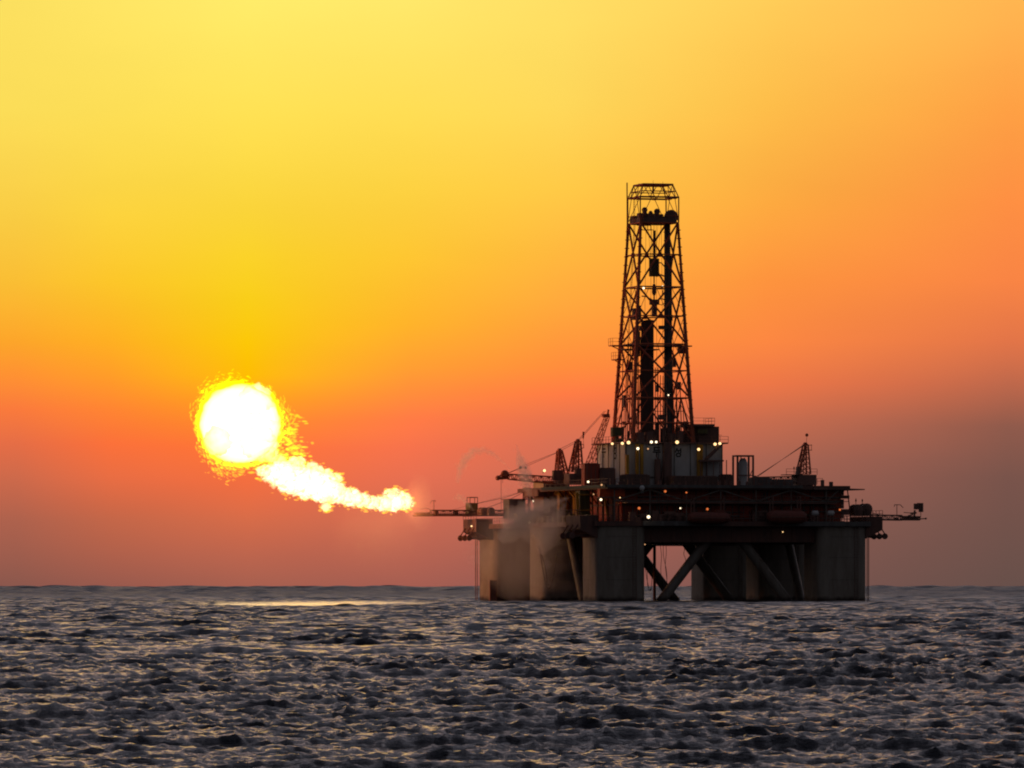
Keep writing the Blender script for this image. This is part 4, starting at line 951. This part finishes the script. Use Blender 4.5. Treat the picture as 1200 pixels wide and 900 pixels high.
# ================================================================== SEA
def build_sea():
    cam = np.array([0.0, CY])
    off = 40.0                                   # fan origin sits behind the camera
    r = [off + 100.0]
    while r[-1] < off + 7800:
        d = r[-1] - off
        if d < 500: st = .105 + .445 * ((d - 100) / 400) ** 1.1
        elif d < 1600: st = .55 + .65 * (d - 500) / 1100
        elif d < 3200: st = 1.2 + 1.1 * (d - 1600) / 1600
        else: st = 2.3 + (d - 3200) * .003
        r.append(r[-1] + st)
    r = np.array(r, dtype=np.float64)
    a0 = math.radians(7.5); na = 760
    ang = np.linspace(-a0, a0, na)
    Rg, Ag = np.meshgrid(r, ang, indexing='ij')
    X = (Rg * np.sin(Ag)).astype(np.float32); Y = (Rg * np.cos(Ag) + CY - off).astype(np.float32)
    st = np.gradient(r); S = np.repeat(st[:, None], na, 1).astype(np.float32)
    D = (Rg - off).astype(np.float32)
    rg = np.random.RandomState(4)
    Zd = np.zeros_like(X); dX = np.zeros_like(X); dY = np.zeros_like(X)
    # calm slick under the flame
    cx, cy = W(wq(408, 600)).x, -110.0
    slick = np.exp(-(((X - cx) / 12.5) ** 2) - (((Y - cy) / 150.0) ** 4))
    slick = np.clip(slick * (1.0 + .35 * np.sin(X * 1.9 + Y * .05) * np.sin(X * .7 - Y * .031 + 1) + .25 * np.sin(Y * .11 + X * .4)), 0, 1).astype(np.float32)
    # patchiness: gust fields modulate the short waves
    gust = np.zeros_like(X)
    for k in range(14):
        lam = rg.uniform(25, 140); t = rg.uniform(0, 2 * PI); ph = rg.uniform(0, 2 * PI)
        gust += np.sin((X * math.cos(t) + Y * math.sin(t)) * (2 * PI / lam) + ph).astype(np.float32)
    gust = 1 + .16 * gust / 2.6
    N = 130
    lams = np.concatenate([np.exp(np.linspace(math.log(.24), math.log(7), N)), np.exp(np.linspace(math.log(10.5), math.log(80), 34))])
    # where the mesh is too coarse for the short waves the remaining ones carry their slope
    KA = lambda l_: .068 if l_ < .55 else (.029 if l_ < 1.1 else (.015 if l_ < 3 else .013))
    ths = [math.radians(-96) + rg.normal(0, .72 if l_ < 1.5 else .42) for l_ in lams]
    SL = (Rg * (2 * a0 / (na - 1))).astype(np.float32)
    def fit(l_, t_):        # how well the mesh can carry this wave, along the view and across it
        return np.clip((np.minimum(l_ / (S * (abs(math.sin(t_)) + .05)), l_ / (SL * (abs(math.cos(t_)) + .05))) - 2.2) / 2.0, 0, 1)
    tot = sum(KA(l_) ** 2 for l_ in lams[:N]); kept = sum((KA(l_) * fit(l_, t_)) ** 2 for l_, t_ in zip(lams[:N], ths))
    boost = np.clip(np.sqrt(tot / np.maximum(kept, .001)), 1.0, 3.0).astype(np.float32); boost = 1 + (boost - 1) * (1 - slick)
    for i, lam in enumerate(lams):
        k = 2 * PI / lam
        th = ths[i]
        ka = KA(lam)
        a = ka / k * rg.uniform(.6, 1.4); ph = rg.uniform(0, 2 * PI)
        w = fit(lam, th) * (1 - .92 * slick) * boost
        if lam < 4: w = w * gust
        if lam > 10: w = w * np.clip((S - (1.3 if lam < 36 else 4)) / (1.5 if lam < 36 else 4), 0, 1)   # the long sea that shapes the skyline
        arg = X * (k * math.cos(th)) + Y * (k * math.sin(th)) + ph
        sn = np.sin(arg); cs = np.cos(arg)
        Zd += (a * w) * cs; dX -= (a * w * math.cos(th) * .9) * sn; dY -= (a * w * math.sin(th) * .9) * sn
    for lam, a, t in ((34, .05, -110), (47, .07, -75), (62, .07, -128), (23, .04, -95)):
        k = 2 * PI / lam; th = math.radians(t); arg = X * (k * math.cos(th)) + Y * (k * math.sin(th)) + lam
        Zd += a * np.cos(arg) * (1 - .5 * slick)
    # Earth curvature is left out; far water simply ends beyond the horizon line
    X2 = X + dX; Y2 = Y + dY
    nv = X.size; nr = len(r)
    co = np.empty((nv, 3), np.float32); co[:, 0] = X2.ravel(); co[:, 1] = Y2.ravel(); co[:, 2] = Zd.ravel()
    idx = np.arange(nv, dtype=np.int32).reshape(nr, na)
    quads = np.stack([idx[:-1, :-1], idx[:-1, 1:], idx[1:, 1:], idx[1:, :-1]], -1).reshape(-1, 4)[:, ::-1]
    # surrounding flat water, a little lower so that the wave mesh covers it
    B = 9500.0
    extra = np.array([[-B, CY - B, -7], [B, CY - B, -7], [B, CY + B, -7], [-B, CY + B, -7]], np.float32)
    co = np.vstack([co, extra]); quads = np.vstack([quads, np.array([[nv, nv + 1, nv + 2, nv + 3]], np.int32)])
    me = bpy.data.meshes.new('sea'); me.vertices.add(len(co)); me.vertices.foreach_set('co', co.ravel())
    me.loops.add(quads.size); me.loops.foreach_set('vertex_index', quads.ravel().astype(np.int32))
    me.polygons.add(len(quads)); me.polygons.foreach_set('loop_start', np.arange(0, quads.size, 4, dtype=np.int32)); me.polygons.foreach_set('loop_total', np.full(len(quads), 4, np.int32))
    me.polygons.foreach_set('use_smooth', np.ones(len(quads), bool)); me.update(calc_edges=True)
    at_ = me.attributes.new('rough_water', 'FLOAT', 'POINT')
    fr = np.concatenate([(np.clip((S - .45) / 1.3, 0, 1) * (1 - .9 * slick)).ravel(), np.ones(4, np.float32)]).astype(np.float32)
    at_.data.foreach_set('value', fr)
    return me
m = bpy.data.materials.new('sea_water'); m.use_nodes = True; nt = m.node_tree; n = nt.nodes; l = nt.links
b = n['Principled BSDF']; b.inputs['Base Color'].default_value = (.020, .024, .036, 1); b.inputs['IOR'].default_value = 1.333; b.inputs['Roughness'].default_value = .17
ge = n.new('ShaderNodeNewGeometry')
def nz(scale, vec, det=3):
    mp = n.new('ShaderNodeMapping'); mp.inputs['Scale'].default_value = vec; mp.inputs['Rotation'].default_value = (0, 0, .45)
    t = n.new('ShaderNodeTexNoise'); t.inputs['Scale'].default_value = scale; t.inputs['Detail'].default_value = det; t.inputs['Roughness'].default_value = .6
    l.new(ge.outputs['Position'], mp.inputs['Vector']); l.new(mp.outputs['Vector'], t.inputs['Vector']); return t.outputs['Fac']
n0 = nz(.42, (1, 1.2, 1), 4); n1 = nz(2.4, (1, 1.3, 1), 5); n2 = nz(8, (.6, 1.2, 1), 5)
ra = n.new('ShaderNodeAttribute'); ra.attribute_name = 'rough_water'
# slick mask from world position
mpx = n.new('ShaderNodeMapping'); cx = W(wq(408, 600)).x
mpx.vector_type = 'TEXTURE'; mpx.inputs['Location'].default_value = (cx, -110, 0); mpx.inputs['Scale'].default_value = (17, 160, 50)
l.new(ge.outputs['Position'], mpx.inputs['Vector']); ln = n.new('ShaderNodeVectorMath'); ln.operation = 'LENGTH'; l.new(mpx.outputs[0], ln.inputs[0])
sm = n.new('ShaderNodeMapRange'); sm.interpolation_type = 'SMOOTHSTEP'; sm.inputs['From Min'].default_value = .7; sm.inputs['From Max'].default_value = 1.05; sm.inputs['To Min'].default_value = .4; sm.inputs['To Max'].default_value = 1
l.new(ln.outputs['Value'], sm.inputs['Value'])
b0_ = n.new('ShaderNodeBump'); b0_.inputs['Distance'].default_value = 1.6; l.new(n0, b0_.inputs['Height']); l.new(ra.outputs['Fac'], b0_.inputs['Strength'])
b1 = n.new('ShaderNodeBump'); l.new(b0_.outputs[0], b1.inputs['Normal']); b1.inputs['Distance'].default_value = .55; l.new(n1, b1.inputs['Height']); l.new(sm.outputs[0], b1.inputs['Strength'])
b2 = n.new('ShaderNodeBump'); b2.inputs['Distance'].default_value = .20; l.new(n2, b2.inputs['Height']); l.new(sm.outputs[0], b2.inputs['Strength']); l.new(b1.outputs[0], b2.inputs['Normal'])
l.new(b2.outputs[0], b.inputs['Normal'])
rgh = n.new('ShaderNodeMapRange'); l.new(ra.outputs['Fac'], rgh.inputs['Value']); rgh.inputs['To Min'].default_value = .10; rgh.inputs['To Max'].default_value = .38; l.new(rgh.outputs[0], b.inputs['Roughness'])
sea_me = build_sea(); sea_me.materials.append(m)
sea = bpy.data.objects.new('sea', sea_me); col.objects.link(sea); sea['kind'] = 'structure'

# ================================================================== WORLD
w = bpy.data.worlds.new('World'); sc.world = w; w.use_nodes = True; nt = w.node_tree; n = nt.nodes; l = nt.links; n.clear()
out = n.new('ShaderNodeOutputWorld'); bg = n.new('ShaderNodeBackground'); l.new(bg.outputs[0], out.inputs[0])
tc = n.new('ShaderNodeTexCoord'); sp = n.new('ShaderNodeSeparateXYZ'); l.new(tc.outputs['Generated'], sp.inputs[0])
def mth(op, a, b=None, c=None, clamp=False):
    x = n.new('ShaderNodeMath'); x.operation = op; x.use_clamp = clamp
    for i, v in enumerate((a, b, c)):
        if v is None: continue
        if isinstance(v, (int, float)): x.inputs[i].default_value = v
        else: l.new(v, x.inputs[i])
    return x.outputs[0]
elev = mth('ARCSINE', sp.outputs['Z']); azim = mth('ARCTAN2', sp.outputs['X'], sp.outputs['Y'])
EM = 0.12
t_el = mth('DIVIDE', elev, EM, clamp=True)
def ramp(stops, inp):
    r = n.new('ShaderNodeValToRGB'); e = r.color_ramp.elements
    stops = sorted(stops); e[0].position, e[0].color = stops[0]; e[1].position, e[1].color = stops[-1]
    for p, c in stops[1:-1]: k = e.new(p); k.color = c
    l.new(inp, r.inputs['Fac']); return r.outputs['Color']
def skyc(rows):
    return ramp([(max(0, (HY - y) / F / EM), srgb(*c)) for y, c in rows], t_el)
SKY = {
 20: [(-240, (250, 232, 130)), (0, (252, 224, 96)), (130, (252, 221, 88)), (250, (250, 205, 68)), (330, (250, 190, 52)), (400, (252, 165, 42)), (440, (254, 145, 50)), (480, (250, 122, 60)), (520, (230, 110, 70)), (560, (206, 106, 75)), (610, (174, 98, 77)), (686, (138, 87, 76))],
 130: [(-240, (251, 234, 134)), (0, (254, 228, 100)), (130, (253, 222, 86)), (250, (253, 211, 62)), (330, (253, 198, 42)), (400, (253, 174, 34)), (440, (254, 156, 40)), (480, (255, 132, 50)), (520, (252, 113, 58)), (560, (232, 109, 67)), (610, (196, 103, 73)), (686, (152, 90, 77))],
 290: [(-240, (252, 238, 140)), (0, (255, 235, 106)), (130, (254, 224, 84)), (240, (254, 215, 60)), (300, (253, 212, 42)), (350, (252, 208, 26)), (400, (253, 200, 8)), (440, (253, 188, 3)), (470, (254, 160, 24)), (495, (255, 138, 40)), (525, (255, 117, 54)), (565, (242, 110, 64)), (610, (214, 108, 73)), (650, (190, 102, 78)), (686, (168, 97, 80))],
 480: [(-240, (252, 234, 138)), (0, (255, 230, 106)), (130, (254, 220, 84)), (220, (254, 210, 66)), (300, (254, 198, 50)), (380, (254, 178, 42)), (430, (255, 158, 50)), (460, (255, 140, 58)), (490, (255, 122, 68)), (525, (243, 113, 75)), (560, (228, 110, 80)), (620, (200, 105, 82)), (686, (166, 95, 82))],
 660: [(-240, (250, 226, 130)), (0, (253, 221, 100)), (125, (252, 213, 88)), (220, (254, 200, 70)), (300, (254, 182, 62)), (370, (255, 163, 60)), (430, (255, 140, 60)), (462, (253, 122, 68)), (492, (226, 114, 77)), (520, (212, 110, 83)), (600, (182, 101, 84)), (686, (148, 91, 83))],
 900: [(-240, (250, 212, 120)), (0, (254, 203, 88)), (125, (254, 190, 74)), (240, (254, 170, 64)), (330, (255, 148, 62)), (400, (254, 136, 66)), (450, (238, 119, 71)), (490, (202, 109, 78)), (540, (168, 100, 82)), (610, (140, 92, 80)), (686, (122, 84, 77))],
 1180: [(-240, (248, 196, 110)), (0, (253, 180, 80)), (130, (254, 160, 68)), (240, (252, 142, 66)), (330, (248, 132, 68)), (400, (226, 117, 72)), (450, (190, 104, 75)), (500, (144, 91, 76)), (560, (121, 84, 75)), (686, (103, 79, 73))],
}
cols = {x: skyc(r) for x, r in SKY.items()}
def mixc(f, a, b_):
    x = n.new('ShaderNodeMix'); x.data_type = 'RGBA'
    if isinstance(f, (int, float)): x.inputs[0].default_value = f
    else: l.new(f, x.inputs[0])
    for s_, i in ((a, 6), (b_, 7)):
        if isinstance(s_, tuple): x.inputs[i].default_value = s_
        else: l.new(s_, x.inputs[i])
    return x.outputs[2]
def mr(inp, a, b_, smooth=True):
    x = n.new('ShaderNodeMapRange'); x.interpolation_type = 'SMOOTHSTEP' if smooth else 'LINEAR'
    x.inputs['From Min'].default_value = a; x.inputs['From Max'].default_value = b_; l.new(inp, x.inputs['Value']); return x.outputs[0]
az = lambda px: math.atan((px - 600) / F)
xs = sorted(cols); c3 = cols[xs[0]]
for xa, xb in zip(xs, xs[1:]): c3 = mixc(mr(azim, az(xa), az(xb), False), c3, cols[xb])
# faint uneven haze
no = n.new('ShaderNodeTexNoise'); mp = n.new('ShaderNodeMapping'); mp.inputs['Scale'].default_value = (14, 14, 40); l.new(tc.outputs['Generated'], mp.inputs['Vector']); l.new(mp.outputs[0], no.inputs['Vector']); no.inputs['Scale'].default_value = 1.4; no.inputs['Detail'].default_value = 3
hz = mth('MULTIPLY_ADD', no.outputs['Fac'], .13, .94)
vm = n.new('ShaderNodeVectorMath'); vm.operation = 'SCALE'; l.new(c3, vm.inputs[0]); l.new(hz, vm.inputs['Scale'])
# the rest of the dome: dusk, brighter towards the sunset
dome_front = ramp([(0, (.46, .22, .14, 1)), (.05, (.60, .34, .20, 1)), (.085, (.92, .60, .45, 1)), (.15, (.72, .58, .58, 1)), (.3, (.36, .36, .44, 1)), (.6, (.17, .165, .22, 1)), (1, (.07, .08, .11, 1))], sp.outputs['Z'])
dome_back = ramp([(0, (.086, .083, .090, 1)), (.3, (.080, .078, .090, 1)), (1, (.055, .06, .08, 1))], sp.outputs['Z'])
dome = mixc(mr(sp.outputs['Y'], .25, .98), dome_back, dome_front)
wide = mr(azim, .35, .12); wide2 = mr(azim, -.45, -.14)
keep = mth('MULTIPLY', mth('MULTIPLY', wide, wide2), mr(elev, .125, .085))
allc = mixc(keep, dome, vm.outputs[0])
st = n.new('ShaderNodeTexSky'); st.sky_type = 'NISHITA'; st.sun_disc = False; st.sun_elevation = math.radians(2.0); st.sun_rotation = math.radians(-2.3); st.air_density = 2; st.dust_density = 4
sv = n.new('ShaderNodeVectorMath'); sv.operation = 'SCALE'; l.new(st.outputs[0], sv.inputs[0]); sv.inputs['Scale'].default_value = .012
# the Nishita part only fills the upper dome so that the measured glow stays put
ad = n.new('ShaderNodeVectorMath'); ad.operation = 'ADD'; inv = mth('SUBTRACT', 1, keep); s2 = n.new('ShaderNodeVectorMath'); s2.operation = 'SCALE'; l.new(sv.outputs[0], s2.inputs[0]); l.new(inv, s2.inputs['Scale'])
l.new(allc, ad.inputs[0]); l.new(s2.outputs[0], ad.inputs[1]); l.new(ad.outputs[0], bg.inputs['Color']); bg.inputs['Strength'].default_value = 1.0

# sun: low, behind the haze on the left
S = bpy.data.lights.new('sun', 'SUN'); S.energy = .05; S.angle = math.radians(12); S.color = (1, .55, .25)
so = bpy.data.objects.new('sun', S); col.objects.link(so)
d = Vector((math.sin(math.radians(-2.3)), math.cos(math.radians(-2.3)), math.tan(math.radians(2.0))))
so.rotation_euler = d.to_track_quat('Z', 'Y').to_euler()

# ================================================================== CAMERA
cd = bpy.data.cameras.new('camera'); cam = bpy.data.objects.new('camera', cd); col.objects.link(cam); sc.camera = cam
cam.location = (0, CY, CH); cam.rotation_euler = (PI / 2, 0, 0)
cd.sensor_width = 36; cd.lens = F / 1200 * 36; cd.shift_y = (HY - 450) / 1200; cd.clip_start = 1; cd.clip_end = 40000

sc.view_settings.view_transform = 'Standard'; sc.view_settings.look = 'None'; sc.view_settings.exposure = 0; sc.view_settings.gamma = 1
sc.render.engine = 'CYCLES'
cy = sc.cycles; cy.use_denoising = True; cy.max_bounces = 6; cy.transparent_max_bounces = 96; cy.volume_bounces = 1; cy.volume_step_rate = 1; cy.volume_max_steps = 128
cy.filter_width = 2.0; cy.caustics_reflective = False; cy.caustics_refractive = False; cy.sample_clamp_indirect = 2
